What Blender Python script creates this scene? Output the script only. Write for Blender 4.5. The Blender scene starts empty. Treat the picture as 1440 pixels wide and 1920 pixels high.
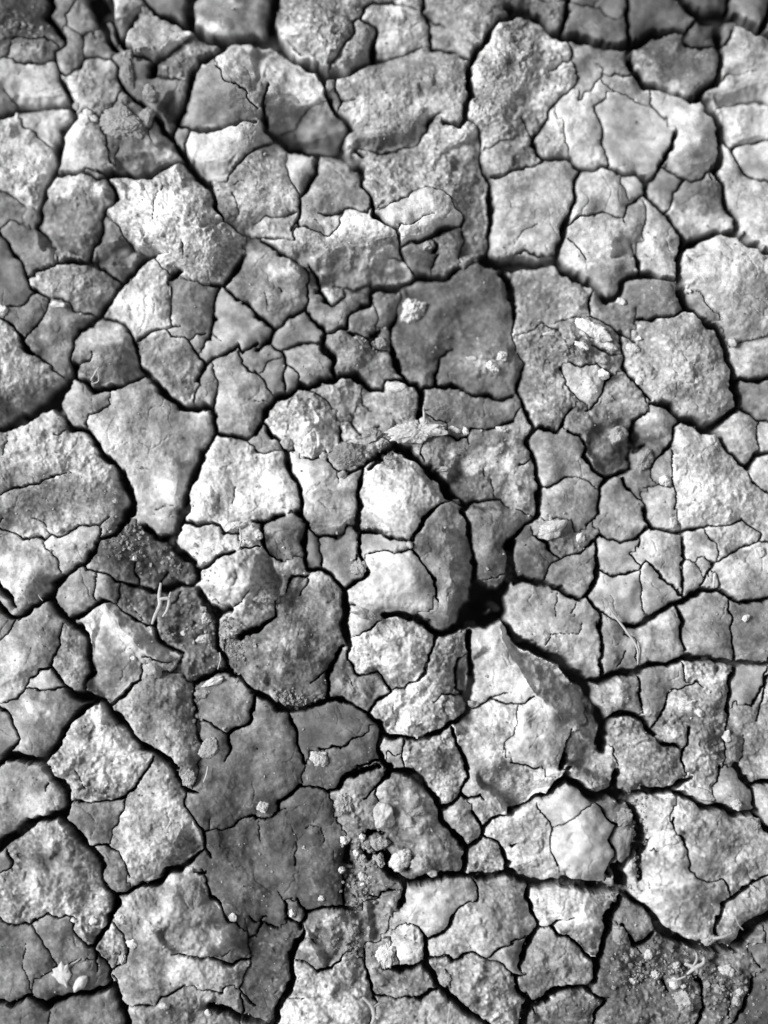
import bpy, math, heapq, random
import numpy as np
from mathutils import Vector, noise as mnoise

scene = bpy.context.scene
U = 0.0005                       # metres per photo pixel on the ground (the view is 0.72 m wide)
PW, PH = 1440.0, 1920.0

# ------------------------------------------------------------------ camera, sky, sun, exposure
TILT = math.radians(3.0)         # hand-held, leaning slightly forward
CAM_D = 2.6                      # distance along the view axis to the ground
cam_data = bpy.data.cameras.new("camera")
cam = bpy.data.objects.new("camera", cam_data)
scene.collection.objects.link(cam)
cam.location = (0.0, -CAM_D * math.sin(TILT), CAM_D * math.cos(TILT))
cam.rotation_euler = (TILT, 0.0, 0.0)
cam_data.sensor_fit = 'VERTICAL'
cam_data.sensor_height = 36.0
VFRAME = PH * U
cam_data.lens = 36.0 * CAM_D / VFRAME
cam_data.clip_start = 0.02
cam_data.clip_end = 400.0
cam_data.dof.use_dof = True
cam_data.dof.focus_distance = CAM_D * 0.997
cam_data.dof.aperture_fstop = 0.5
scene.camera = cam

world = bpy.data.worlds.new("World")
scene.world = world
world.use_nodes = True
wn, wl = world.node_tree.nodes, world.node_tree.links
SUN_EL, SUN_AZ = math.radians(40.0), math.radians(-76.0)      # azimuth from +Y (top of the picture), negative = left
sky = wn.new('ShaderNodeTexSky')
sky.sky_type = 'NISHITA'
sky.sun_disc = False
sky.sun_elevation = SUN_EL
sky.sun_rotation = SUN_AZ
bw = wn.new('ShaderNodeRGBToBW')                               # black and white photograph: neutral sky light
bg = wn['Background']
wl.new(sky.outputs[0], bw.inputs[0]); wl.new(bw.outputs[0], bg.inputs[0])
bg.inputs[1].default_value = 0.12

sd = bpy.data.lights.new("sun", 'SUN')
sd.energy = 3.5
sd.angle = math.radians(22.0)
sun = bpy.data.objects.new("sun", sd)
scene.collection.objects.link(sun)
sdir = Vector((math.sin(SUN_AZ) * math.cos(SUN_EL), math.cos(SUN_AZ) * math.cos(SUN_EL), math.sin(SUN_EL)))
sun.rotation_euler = sdir.to_track_quat('Z', 'Y').to_euler()
sun.location = sdir * 3.0
scene.view_settings.view_transform = 'Standard'
scene.view_settings.look = 'None'
scene.view_settings.exposure = 0.63
scene.view_settings.gamma = 1.0

# ------------------------------------------------------------------ data traced from the place
# cracks: "@ox,oy" sets the tile origin, then start width and x,y[/width] points, all in thirds of a photo pixel (widths in pixels)
CRACKS = """@0,0
10 285,0 270,100/9 320,150/7 345,190/6 365,240/5 310,290 315,360 330,420/6 370,500/8 395,570/9 405,650/9 350,740/10 320,840/10 320,940/9 270,1010/8 250,1110/8 220,1180/7 210,1275/6 265,1320/4 290,1355/2
3 430,0 365,75 370,140/2
15 510,0 550,100/12 600,210/9 640,260/10
8 560,0 600,60/9 590,120/8
8 620,0 628,110/7 660,190/7 690,240/12
8 760,90 720,150/8 690,225/12 740,250/6 745,310/5
8 800,0 860,60/8 930,95/9 1050,140/14 1180,210/14 1260,225/15 1440,215/14
14 1075,0 1050,140
12 1260,225 1240,280/8 1130,325/9 1080,400/9 1060,500/8 1030,600/8 985,710/9 960,770/6
4 860,420 1000,435/3 1060,440/2.5
8 985,700 1080,725/9 1220,720/9 1310,685/7 1440,675/6
12 -9,640 100,620/8 220,605/7 395,580/8
2.5 20,500 60,540 100,615/4
5 130,340 220,355 310,340
5 320,400 370,410 440,370 475,310 530,325/4 620,330/4 670,380/5 670,450/7 720,515/7 760,560/8 810,595/7 870,640/7
2.5 475,310 460,240 465,190
1.5 680,500 650,560
8 870,640 920,710 970,790/9 1040,880/14 1090,950/9 1170,1050/9 1230,1190/6 1240,1240/3 1310,1290/1.5 1370,1330/1.5
5 1070,750 1040,840
9 1050,890 960,930 850,980/10 740,970/9 620,975/9 490,938/4 465,968/5
6 325,970 460,965 540,1005/4 610,985/4
2.5 110,660 140,710 230,775 320,825/3
6 620,985 650,1050/7 640,1140/6 590,1200 575,1290 525,1400/8 500,1440
1.5 655,820 645,940
5 -9,1300 50,1380/6 90,1440
2.5 -9,1300 50,1240 130,1240/1.5
1.3 0,1060 100,1110 145,1150
3 685,1280 700,1340 760,1410/4 850,1420 950,1410/1.5
5 1440,830 1350,900/6 1290,950/5 1285,1000/4 1165,1015/4
1.4 1220,365 1260,440 1360,495/2 1420,570/3 1445,600
1.3 1320,1080 1330,1140 1345,1200
1.3 1310,1040 1370,1010
1.4 910,1040 860,1140 860,1230
1.5 1010,1340 1030,1440
4 860,650 850,780/2
9 870,340 850,420/8
6 755,310 860,330 930,300/5 1000,240/4 1060,215/4
4 30,300 60,220 140,205/3 240,195/3 330,235/2
3 -9,322 40,312 130,340
@480,0
13 110,-9 95,100/14 80,220
14 -10,222 80,235 200,300/12 300,370/13 390,405/14 480,400/11 580,375/9 660,350/8 760,315/4 820,320/3 880,280/3 940,250/3
10 665,345 660,240/9 680,155/6 600,115/5 600,40/6 660,0/7 760,0/5 830,15/4 930,45/5 960,90/4 985,170/5 990,270/6 1080,290/6 1200,315/5
6 945,-9 935,50/5
3 965,90 1000,125 1040,135 1070,160/2
4 585,100 540,120 540,180/3 530,215/3 450,320/3 400,390/3
9 1445,75 1370,105/10 1310,170/10 1250,270/12 1205,350/11 1200,450 1220,520/10 1175,560/9 1190,650/9 1150,700/7 1060,690/5
6 1195,665 1240,690 1265,790/5 1275,920/5 1305,1030/7 1320,1150/9 1315,1300/7 1310,1440/7
7 365,420 385,510 430,590/8 500,660/10 530,710/11 490,770/9 480,850/10
6 435,425 455,510/5 485,560/4 470,605/4
4 485,565 550,550/2
4 535,675 565,665/2
4 75,460 45,540/6 35,640/7 60,720/8 100,770/10 180,830/10 290,855/10 480,860/10 540,890/11 600,950/9 600,1040/7 640,1100/6 665,1180/7 740,1250/7 785,1290/6 805,1350/6 825,1440
6 -9,825 60,800 100,775
4 120,745 215,720/3 245,650/2 300,590/1.4
1.3 220,740 240,780
5 490,840 560,840 680,850/6 800,860/4 820,845/3
5 550,850 600,890/6
5 1040,640 980,670/6 940,740/5 880,820/4 820,850/3
9 330,865 330,960/8 290,1060/8 245,1110/6 235,1230/6 220,1280/4
2 -9,1250 60,1220/4 150,1210/4 240,1180/4
1.3 170,920 200,990 240,1080/1.6
3 350,1200 400,1200/5 500,1185/5 580,1170 650,1155/4
2.5 490,1190 450,1290 420,1310/3 350,1305/3 250,1280/4 235,1240
3 660,1170 710,1155 800,1130 870,1090/3 890,1040/2 1000,1055/1.3
5 785,1290 810,1255/3 880,1240/2.5 940,1205/2 1010,1200/1.3
4 815,1375 940,1340/8 1040,1280/10 1150,1270/7 1160,1210/4
6 1015,1370 990,1440
3 1160,1300 1150,1440
3 1295,990 1350,990/8 1440,965/6
1.5 1320,820 1440,780
3 -9,1330 60,1330/5 130,1340/5 220,1320/4 240,1275/4
6 20,1350 80,1380/7 130,1420/7
@960,0
14 -10,40 60,60/14 140,100/13 220,160/12 290,190/12 400,220/13 520,240/14 650,260/14 700,240/12 790,185/10 870,170/9 985,180/9
7 320,-9 310,50/7 280,110/7 280,180/7
7 655,-9 645,100/8 660,200/7 660,250/9
14 970,-9 1020,60/16 1100,95/18 1180,90/20 1270,100/12 1360,140/13 1400,170/12 1445,200/12
6 985,180 1010,145/5 1030,100/6
7 1230,-9 1210,60/8
14 1170,90 1165,180/12 1175,300/12 1180,380/12 1150,450/11 1090,490/12 1065,545/13 1000,560/10 940,530/9 850,490/9 740,460/9 700,400/9 675,380/10 670,300/10 670,250/10
6 1180,250 1220,220 1245,170/2
4 970,235 1030,258/5 1150,265/5
8 1365,150 1410,150 1440,70
5 310,190 320,300 300,345/4 270,380/4 220,400/2.5
3 320,330 380,410 370,450 300,530/5 240,590/5 180,680/5 125,760/6 115,800/7 150,850/7 220,880/7 310,890/7 395,940/7 480,940/7 560,945/7 640,965/7 700,970/7 755,1005/8
3.5 60,650 85,730 110,780
4 660,410 600,415/3 510,410/2.5
1.5 480,340 500,380 500,430/2 440,500/1.5 380,570/1.3
1.5 510,420 570,490 650,550 710,580 800,610 880,660
2 790,480 785,580 830,625/2 880,655/4
4 525,545 475,590 490,680/4 510,790/4 535,860/4 540,940/5
9 920,750 890,830/9 840,920/6 800,995/7 755,1010/8 750,1080/7 830,1160/6 880,1220/6 940,1310/7 985,1370/12 960,1430/12 950,1450/12
5 860,930 930,980/6 980,1015/6 1060,1000/5 1140,940/4
4 1140,930 1130,1000/3
5 955,1015 910,1070/4 905,1160/4 870,1190/5
10 1065,545 1110,580/9 1150,660/8 1180,760/12 1170,850/10 1160,950/8 1190,1040/7 1210,1170/8 1270,1240/9 1300,1300/10 1340,1370/10 1400,1390/9 1450,1400
10 1180,760 1220,790/8 1245,840/6 1260,920/5 1300,970/5 1380,1010/5 1450,1020/5
6 1245,840 1290,805/5 1380,800/5 1445,780/4
2 1180,440 1240,410 1300,415/1.3 1380,408
5 1250,580 1320,565/6 1445,575/6
2 1150,600 1250,585/4
12 985,1370 1060,1335/10 1150,1310/9 1300,1300/10
6 395,945 360,1020 345,1130/6 310,1250/9 270,1350/9 255,1450/9
5 320,1260 380,1215/5 510,1185/4 615,1210/3 660,1150/4 745,1080/5
1.5 615,1000 630,1050 655,1110/1.5
1.3 730,1120 750,1200 755,1330
6 -9,965 110,935/5 190,880/4
1.3 0,1370 80,1300 140,1250
2.5 310,1340 370,1390/3 430,1440/3
2 610,1210 620,1250
3 0,1440 140,1410/5 200,1430 255,1430
1.3 300,680 310,850
1.3 240,160 200,130
1.5 340,10 430,20 540,80 600,110
3 690,1360 690,1440/1.3
@0,480
4 80,-9 130,70/5 165,130/6 205,195/6 270,250/5 270,290/3.5 210,390/3.5 130,465/3
5 165,125 190,90/5 300,45/6 320,30/6 420,25/8 510,25/8 560,60/7 620,110/5 665,145/5
6 320,30 325,-9/3
4 510,25 520,-9/5
3 205,195 120,260/2.5 50,300/2
10 850,-9 790,40/9 700,130/9 650,190/10 590,280/10 545,340/10 440,420/8 405,480/5 410,580/5 430,610/7
4 275,245 330,235/4 370,240/3 440,290/3 520,340/4
3 10,340 50,360/5 95,440/4 125,500/10 170,545/8 230,565/4 260,600/4
12 430,610 410,680/13 330,760/16 290,820/18 180,880/14 70,940/13 0,960/11
5 430,610 490,580/4 515,540/2
6 410,690 480,710/7 530,745/9 610,745/9 700,720/8 810,665/7
1.3 35,960 40,1030 15,1120
10 290,820 360,910/9 410,970/9 480,990/10 560,1100/10 640,1160/9 690,1240/9 720,1330/12 740,1440/14
2.5 495,970 500,910/4 560,860/4 610,830/2
2 290,990 370,965
5 580,335 680,370/6 740,430/6 770,520/7 800,620/7 850,700/9 910,770/10 1010,840/10 1100,840/10 1190,850/9
6 775,470 860,420/5 960,395/4 1020,395/2.5
3.5 950,130 960,270 970,390
8 955,110 1000,85 1040,70/4
9 1370,0 1320,90/10 1250,155/9 1180,155/5
5 1250,155 1330,230/5 1400,280/6 1450,330/6
7 1235,170 1210,270/6 1200,400/6 1170,460/6 1140,520/4
1.5 1200,430 1250,460
3 925,420 960,450/3 1045,470/3 1055,490 1110,550/5 1150,595/6
3 1050,480 1080,430/3 1145,435/4
6 1160,600 1240,560/5 1330,500/6 1370,540/5 1430,510/6 1450,490
7 1160,600 1130,650/8 1105,690/7 1120,715/3
3 1080,830 1090,750/3 1110,720/2
2 1195,610 1215,680 1205,780/4 1210,840/8 1200,940/9 1200,1010/8 1130,1120/9 1090,1220/11 1050,1340/13 1020,1440/14
8 1210,985 1300,1005/8 1370,1035/7 1410,1010/5 1445,970/5
3 1330,530 1400,630/3 1445,660/3.5
3.5 -9,1345 90,1300/5 200,1270/4 310,1230/3 410,1215/1.5
1.4 1390,1055 1445,1070
1.3 870,1415 980,1395
1.3 1320,1290 1310,1400
@480,480
6 -9,305 50,355/7 100,405/7 80,450/6 60,490/6 0,535/5
6 100,400 180,340/7 280,290/6 300,240/3 290,100/4 260,40/4
7 120,-9 180,10/7 230,30/6
5 300,60 340,120/6 350,200/6 400,250/6 445,275/4 500,235/2
1.3 130,165 145,200
1.3 35,210 60,270
6 280,295 340,370/7 385,430/8 375,500/9 430,580/9 455,670/9
5 385,430 460,410/7 510,390/7 520,330/6 580,280/7 640,270/7 655,200/8 680,185/11 800,185/10 860,150/10 890,120/10 1000,110/9 1080,100/9 1150,60/6
2 470,175 540,180/2.5 640,150/4 650,200
3 760,-9 830,20 870,90/4 890,120
4 1020,0 990,60
16 1290,30 1440,30
10 1390,90 1430,160/10 1445,230
6 1390,40 1390,90/11
5 80,495 140,540/6 160,600/6 160,660/4 170,755/3
4 140,525 240,495/5 340,480/5 380,470
2.5 165,600 210,640 240,690
1.3 130,560 60,600 40,650 0,660
3 -9,640 60,720/2.5 95,780/2.5
1.5 0,815 60,810
7 -9,1000 40,930/8 60,850/10 100,800/11 180,770/9 240,725/9 300,745/10 360,690/10 440,685/10 480,665/9 550,670/10 580,700/9 650,740/8 710,745/7 740,710/5 820,705/6 890,720/9 930,760/11 940,820/9 910,890/9
4 250,720 240,700
1.6 300,760 370,800 430,860
1.3 590,720 600,830 650,880
5 50,935 110,1020/7 155,1100/8 165,1160/8 220,1220/8 235,1300/8 240,1380/8 250,1450/7
3 0,1085 50,1105/3 140,1090/2
5 160,1110 200,1090/5 205,1060/2
3 270,1130 310,1145/4 360,1135/4 390,1100/5 400,1150/5
5 400,1150 470,1220/3 510,1225/4 600,1175/6 650,1140/7 720,1085/9 780,1060/9
5 460,960 485,1010/5 485,1040/3
4 530,880 545,960/5 570,1000/4 640,990/3 690,960/3
6 600,1195 575,1270/9 580,1340/9 590,1400/9 580,1450/9
1.5 450,1215 465,1270
5 525,420 600,450/4 640,470/5 700,425/5 640,450/6
2.5 640,470 650,500/3 740,520/3
1.6 680,300 670,400
6 790,340 750,410/6 760,500/5 780,560/9 805,650/7 850,700/7
2 1100,510 1040,580/5 1020,660/6 1005,720/5
7 930,750 1010,725/7 1150,745/6 1250,785/6 1370,800/6 1440,780/6
2 950,880 1010,920 1080,935/1.5
3.5 1080,1010 1190,1020/3.5 1215,970/4 1310,960/3 1400,940/6 1440,920/7
2 1195,1020 1200,1050
14 780,1060 860,1110/13 920,1140/9 1000,1220/12 1070,1300/13 1110,1370/11 1170,1415/10 1250,1375/5 1380,1370/4 1400,1400/2
1.5 1285,1190 1290,1240
1.5 1320,1270 1340,1360
3 930,1110 1000,1210
7 980,1440 1010,1410/5 1080,1390/4 1100,1380
8 700,1130 650,1190
@960,480
18 -9,45 100,35/16 260,30/14 290,70/13 380,120/11 450,170/10 540,240/10 600,210/9 640,150/10 700,100/11 770,90/11 850,115/9 940,140/10
8 260,-9 250,40/9
6 700,-9 715,60/7 720,95
9 950,-9 940,70/8 940,140/9 970,250/9 990,300/10 1080,340/8 1150,410/9 1210,510/10 1245,620/11 1250,690/12 1275,780/12 1260,850/10 1200,910/11 1110,970/14 1040,940/11 960,910/10 900,840/9 850,815/8 780,825/6
5 5,150 15,300/7 10,430/4
5 445,230 445,290/6 440,330/3
2 460,200 445,230
3 455,330 540,375/3 600,440/4 605,500/5 620,560/6 620,620/7 690,690/6 780,800/6
5 610,440 700,480/4
1.5 690,280 700,350 710,380
5 720,350 800,345/6 900,335/6 980,305/7
1.4 1000,180 1070,200 1110,270 1180,350
3 450,490 540,530/4 600,540/3
3 340,605 380,610
4 200,390 260,405/4
2.5 430,880 510,770/4 550,700/5 570,660/4 470,620/2.5 380,610
4 290,620 300,690/1.4 360,780/1.4 430,830/2 
4 80,610 60,660/5 35,700/6 30,750/6 70,840/7 100,900/8 120,980/9 90,1020/6 100,1080/6 130,1200/7 160,1290/9 150,1370/9 140,1450/9
5 120,985 160,960/6 270,965/6 300,900/5 350,860/4
5 320,980 370,1010/6 400,1070/6 410,1130/7 470,1190/7 530,1250/9 490,1300/7 480,1440/6
9 530,1250 600,1220/9 660,1190/9 650,1120/6 
5 660,1110 660,1010/7 700,930/6 770,875/4
6 660,1010 690,1080/8 760,1060/6
6 960,915 920,980/7 900,1060/6 850,1095/5 810,1150/4 780,1220/2.5
2.5 900,1080 905,1200/2 920,1300/2.5 920,1440/2.5
4 170,1300 220,1280/5 300,1240/3 360,1240/1.4
1.3 380,1250 440,1290
5 620,1250 660,1310/5 700,1350/3 745,1390/3 750,1440/3
1.3 750,1290 830,1270 900,1310
3 740,760 760,820
12 1110,975 1165,1000/7 1220,1100/6 1290,1170/7 1330,1190/9 1390,1110/7 1445,1110/7
2.5 1330,1210 1350,1250 1440,1330/2.5
7 1290,860 1340,880/5 1390,920/5 1445,925/5
3 1400,940 1385,1000 1400,1090/3
10 1260,690 1340,695/8 1445,690/8
1.5 1440,440 1250,500
2 1180,410 1240,500
3 30,1170 100,1140/3
3 0,910 50,860
@0,960
1.5 0,50 25,20
3 0,85 80,120/3 160,140/4 240,160/5 300,125/5 350,125/5 430,65/4 500,80/4 555,75/3 610,10/1.3
2 170,25 250,60 290,120
1.3 240,170 280,230 320,270 335,330
14 720,-9 700,60/12
10 700,60 640,130/7 560,150/6 520,220/7 480,270/8 400,325/8 340,370/9 290,440/12 260,470/12
3 570,90 555,150
12 -9,420 50,470/9 90,520/6
10 -9,530 50,590/9 100,600/8 160,560/8 220,500/9 265,470/12 310,540/10 370,600/10 430,640/10 480,700/9 490,800/9 505,880/9 485,980/8 485,1030/8
2.5 75,610 50,680 0,710/1.5
10 400,600 480,560/9 560,490/8 640,500/3
2.5 470,285 490,320/4 560,350/4 640,385/6 720,400/6 800,420/7 880,440/7 960,430/8 1060,410/9 1110,380/9
2.5 535,370 530,480
3 670,390 655,490/3
3 640,500 700,560 760,610/4 830,640/5 870,650/5
4 755,280 765,350/4 800,420
4 935,340 895,390/5 895,440
11 810,80 880,130/10 960,160/11 1010,220/12 1080,280/13 1110,340/12 1110,380/10
12 1030,-9 1010,60/13 970,140/12
8 1020,70 1100,65/7 1220,70/6 1260,115/5 1350,115/5
4 1360,200 1450,200/5
8 1110,340 1150,320/9 1200,270/8 1310,220/7
3 345,630 325,720/4 325,800/5 285,860/6 310,910/6 335,975/6 380,1010/8 450,1040/10 560,1050/11 600,1095/11 640,1140/9 720,1220/9 790,1310/10 860,1350/10 950,1390/9 990,1440/9
5 285,870 220,890/5 170,940/4 130,1010/4 80,1050/3 0,1070/1.3
3 145,990 200,990 270,1005 330,985/4
5 -9,1090 60,1170/6 110,1280/5 50,1350/7 0,1400/9
9 20,1380 100,1385/10 240,1405/12 275,1360/12 310,1290/11 380,1200/9 440,1120/8 520,1070/9
8 605,1095 690,1040/6 740,980/5 790,930/4 790,860/2
4 240,1405 270,1445/9
4 870,600 870,660/6 900,720/7 960,760/6 1030,800/6
2 760,610 800,600
3 960,510 1030,460
10 1110,440 1150,500/11 1220,580/12 1290,550/12
9 1220,580 1215,680/7 1235,760/8 1270,860/9 1300,910/8
7 1300,910 1370,950/6 1430,1010/7
9 1120,960 1200,900/9 1290,890/8
2 800,820 870,840/3 960,850
7 1400,1010 1430,1010 1410,1130/7 1400,1180/5 1280,1245/6 1295,1330/5 1270,1400/2
4 1140,1190 1210,1215/3 1280,1245
7 1090,960 1085,1080/7 1105,1180/7 1115,1280/6 1130,1380/5
4 835,1440 845,1390/5
1.5 1320,420 1330,330
5 1290,550 1370,500/3 1400,430/1.5
10 1340,700 1440,650/10
@480,960
6 -9,60 60,60/6 110,20/8 160,0/7
7 20,60 30,140/8 40,190/7 80,240/4 150,265/3
8 230,-9 290,60/8 270,150/8 265,250/8 285,320/8 380,325/8 440,370/8 495,430/9 500,550/12 500,700/11 530,770/7 525,830/5 580,910/5 680,905/4 720,960/6 755,990/6
5 290,60 340,130/5 430,135/7 490,120/5 510,80/4
3 360,140 370,230/4 370,320/4
9 580,-9 560,80/10 590,120/7 580,190/6 590,240/7 625,330/8 610,370/7 540,390/7 495,425/8
4 570,250 545,290/3
8 560,90 640,105/7 740,130/6 870,160/5
7 990,-9 920,80/7 880,150/7
3 640,220 720,215/4 790,230/4 880,210/5 960,290/5 1000,370/5 1020,450/4 1025,510/1.5
5 880,150 880,210
7 1140,-9 1190,60/7 1210,150/7 1230,270/7 1240,380/9 1260,450/26 1240,540/30 1190,600/22 1110,660/14 1020,680/12 970,640/11 900,585/10 800,580/9 720,585/9
8 1260,450 1340,480/26 1370,560/20 1290,620/20 1200,590/26
5 500,540 560,530/5
2 540,690 640,650/4 690,610/4
9 1020,680 1000,760/5 970,800/5 965,870/5 920,945/5 870,970/4 850,1010/4 800,980/4 750,990/5
5 540,760 530,770
6 495,765 430,840/7 405,910/7 410,1000/6 400,1055/6
4 400,880 350,920/3 300,960/2
9 -9,1010 60,1045/10 110,1090/9 180,1105/9 290,1105/8 400,1060/8 500,1050/6 570,1100/5 625,1135/8 690,1200/9 720,1250/9 840,1275/8 940,1290/9 1030,1240/8 1120,1190/8 1180,1120/7 1190,1060/9
6 625,1135 680,1050/6 755,995/6
5 175,1110 210,1210/6 240,1310/6 265,1410/5
2 1000,1060 1060,1040 1150,1035/5
11 1200,680 1190,760/8 1215,860/9 1210,960/11 1180,1050/12
6 1150,1020 1110,1000/4 1130,900/6 1140,820/5 
1.8 1140,830 1190,760
5 1110,1225 1130,1310/7 1160,1380/7 1200,1445/7
9 700,1240 690,1320/7 710,1400/8 750,1445/9
3.5 835,1290 835,1390 830,1445
1.5 740,1340 770,1370 820,1360
3 350,1335 450,1330/3 530,1300/3 610,1240/2
3 0,1330 0,1330
4 560,1440 700,1395/6
3 1190,1090 1240,1095/3 1320,1045/3 1440,1010/1.5
3 1320,1045 1400,1085/3 1450,1080/2
1.5 1430,1250 1390,1370
4 290,350 190,370/5 170,440/3
3 100,480 110,590/5 0,650/10
3 285,360 280,420 250,480/2
1.5 510,920 550,980
6 1360,560 1390,590/9 1420,650/10 1445,690/10
1.3 780,1090 775,1200
1.4 560,110 610,110
4 1240,400 1280,380/2 1340,370/2 1410,320/2
5 1440,150 1430,300/10 1400,430/14 1360,500/14
@960,960
8 140,-9 120,50/6 60,80/5 0,140/8 -15,200/12
12 0,160 0,330/14 30,375/10 110,395/9 200,410/7 280,430/7 340,465/7 390,485/6 430,450/7 470,370/8 485,270/6 480,170/6 440,185/6 380,210/4 330,225/3 280,265/3 220,210/5 190,170/6 130,140/5
2 270,270 200,300 185,385/4
1.3 210,30 330,50 350,90
4 480,170 500,135/5 560,145/4 620,160/5 680,155/5 740,125/7 755,90/7
3 735,130 715,180/4
9 740,-9 760,50/8 790,90/8 860,100/7 930,100/7 1000,90/6 1060,95/6 1110,85/4 1200,75/4 1300,30/4
3 480,-9 450,60 430,75
6 950,100 970,190/7 970,270/6 950,340/7 965,410/5 975,465/4
2.5 680,245 715,300 720,320
4 490,330 560,345/4 650,350/4 720,320/3 760,290/3 830,330/5 880,390/4 940,430/4 975,465/5
1.5 715,330 725,440/2 740,560/1.5
6 425,475 470,535/6 490,560/5 495,680/6 515,760/6 495,830/5 495,930/7
3 490,560 560,595 640,640/5
8 640,640 700,625/9 820,580/7 900,515/8 980,490/10 1070,435/9 1150,430/8
5 1050,410 1090,360/3 1150,290/4 1230,240/4 1330,190/4 1390,165/3 1410,120/2 1300,30/2
3 1150,290 1090,250/1.5 1060,250/1.5
2.5 990,265 1050,270/2 1070,340/1.5 1060,400
3 1130,300 1110,360
2.5 1100,110 1110,150 1160,170/2 1150,280/1.5
5 1155,340 1165,430/7 1220,490/7 1290,510/6 1400,505/6 1445,490/5
1.3 1400,165 1445,165/3
6 920,515 960,620/7 955,720/6 975,790/6
3 1210,510 1230,610/3 1245,700/4 1255,790/5
10 420,960 530,930/11 700,890/10 790,855/9 880,850/8 985,825/8 1120,825/7 1250,845/9 1445,850/6
5 1255,790 1255,840/7
4 700,900 715,980/4 730,1080/4 735,1120/1.5
2 965,850 970,940/2
2 640,690 690,730 705,860/1.3
1.5 640,780 605,870
9 -9,690 60,730/14 160,780/16 260,840/15 350,910/16 420,970/16 430,1050/15 490,1130/15 520,1200/16 500,1340/12
8 520,1200 570,1150/9 650,1140/9 740,1160/8 780,1240/8 850,1300/6 960,1320/6
3 780,1250 860,1110/5 890,1030/3 960,980/3 1040,955/3 1080,980/1.5
6 995,1220 980,1320/5 970,1440/4
7 1255,850 1230,960/8 1220,1100/6 1210,1180/3 1200,1440/1.3
4 1440,930 1380,1030/5 1365,1090/4 1320,1085/2
4 1440,860 1430,920/3
1.5 0,1085 70,1070/3.5 130,1045/3.5
1.5 30,1090 20,1180 5,1240
3 340,1230 300,1330/5 285,1440/7
1.4 255,450 250,590
1.4 400,630 370,680 300,690 230,690 190,740
1.3 365,500 340,570
1.3 1300,1250 1305,1380 1270,1440
3 0,1420 150,1440/5
1.3 400,1090 420,1180
1.4 570,1330 600,1400
@0,1440
10 260,-9 280,60/9 340,90/13 375,140/13 375,200/12 330,270/13 230,290/11 150,320/12 90,380/14 0,430/13 -10,440/13
3 255,90 250,130/1.5
5 385,195 440,185/4 520,205/3.5 620,180/4 700,165/5 740,115/5 800,60/5 840,-5/5
2 700,170 670,260/3 640,370/2 610,430/2
1.2 410,20 470,90 475,120
11 330,270 400,350/10 510,450/9 580,550/9 570,600/6 590,670/8 650,725/7 705,720/8 790,660/7 880,650/10 930,595/10 1010,560/9 1080,520/7 1140,470/6
5 520,440 590,435/5 660,480/4 700,550/4 720,610/3
7 960,-9 990,50/8 1050,120/7 1110,130/5
2 1050,130 1045,220/3 1100,310/4 1150,380/6 1150,450/7 1190,520/3
2.5 1150,375 1200,355/2.5 1250,350/2.5 1310,320/2.5 1370,280/3 1445,290/4
1.5 1180,280 1190,350
3 1120,570 1160,640/4 1180,730/6 1250,790/5 1290,870/5 1340,900/3
5 40,470 65,540/5 50,570/3 10,580/2.5
1.5 50,570 70,600
8 640,725 635,810/9 600,890/8 560,960/8 535,1020/8 545,1090/6 550,1150/2
3 395,880 420,940/4 480,985/5 530,1010/6
4 -9,855 50,885/4 170,880/4 230,840/4 275,820/4 330,845/4 420,855/2.5
2.5 175,885 240,970/2.5 280,1060/2 310,1120
1.3 130,1000 130,1120 165,1220/2 180,1280/3
9 -9,1305 50,1340/8 170,1290/7 250,1345/9 330,1300/10 440,1280/9 600,1240/9
8 600,1240 620,1150/7 570,1090/4 555,1040/4
11 630,1230 660,1310/10 700,1390/11 715,1450/11
3 640,880 690,940/4 715,1020/5 710,1090/4 650,1120/3 620,1150
3 640,1170 650,1220/4
1.5 670,1040 650,1110
3.5 695,1355 860,1340/4 900,1295/4 980,1270/5 1050,1220/2 
2.5 1140,1255 1240,1270/3 1260,1230/3 1310,1220/1.5
3 960,1045 1080,1075/5 1200,1085/7 1310,1105/7 1390,1080/5
2 1390,900 1400,1030/2 1390,1080 1390,1150/2 1350,1250/3 1420,1340/4
2 1180,1060 1270,1045 1300,1020/1
4 1410,840 1440,870/5
3 1400,960 1440,950
2 280,1370 270,1440
2 1280,1390 1340,1380
3 1355,1280 1360,1440
1.4 230,1180 290,1130
3 380,1110 450,1080/2
4 1100,580 1150,590
@480,1440
4 -9,285 60,280/4 120,250/5 135,200/7 200,140/8 235,100/6 300,105/4 350,120/5 410,145/5 465,110/7 520,50/8 580,15/9 640,10/8 690,-5/7
1.5 120,250 180,245
1.4 270,20 250,90
2.5 410,145 415,200/2
9 745,-9 740,40/8 690,90/7 650,130/4 600,185/2.5
5 690,90 680,150/4 700,190/2
6 750,20 830,25/8 880,30/10 960,100/10 1020,190/10 1040,240/10 1060,305/10 1110,360/9 1150,430/9 1190,465/9 1170,540/9 1160,590/10 1080,605/9 990,630/13 900,640/14 830,640/13
10 830,640 825,740/10 790,780/6
8 1190,-9 1195,60/6 1160,90/5 1155,140/6 1200,160/6 1270,165/6 1285,200/2
7 1050,230 1100,190/6 1155,140/6
5 1215,240 1250,300/6 1285,330/7 1280,370/6 1230,420/7 1190,465/9
6 1285,330 1330,285/6 1390,270/5 1450,250/5
6 1280,370 1340,410/6 1390,470/6 1415,530/9 1410,580/10 1330,610/9 1250,625/10 1190,610/8 1160,590
10 1410,580 1450,610
4 1200,615 1240,660/4 1245,750/4 1190,755/3 1170,770/2.5 1100,870/6 1020,950/6 950,985/5 930,920/5 920,900/3 860,870/1.5 800,900/1.5
7 940,960 960,1060/10 980,1130/9 1010,1220/8 1080,1260/8 1100,1300/9 1150,1340/10 1200,1390/9 1290,1450/8
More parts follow.
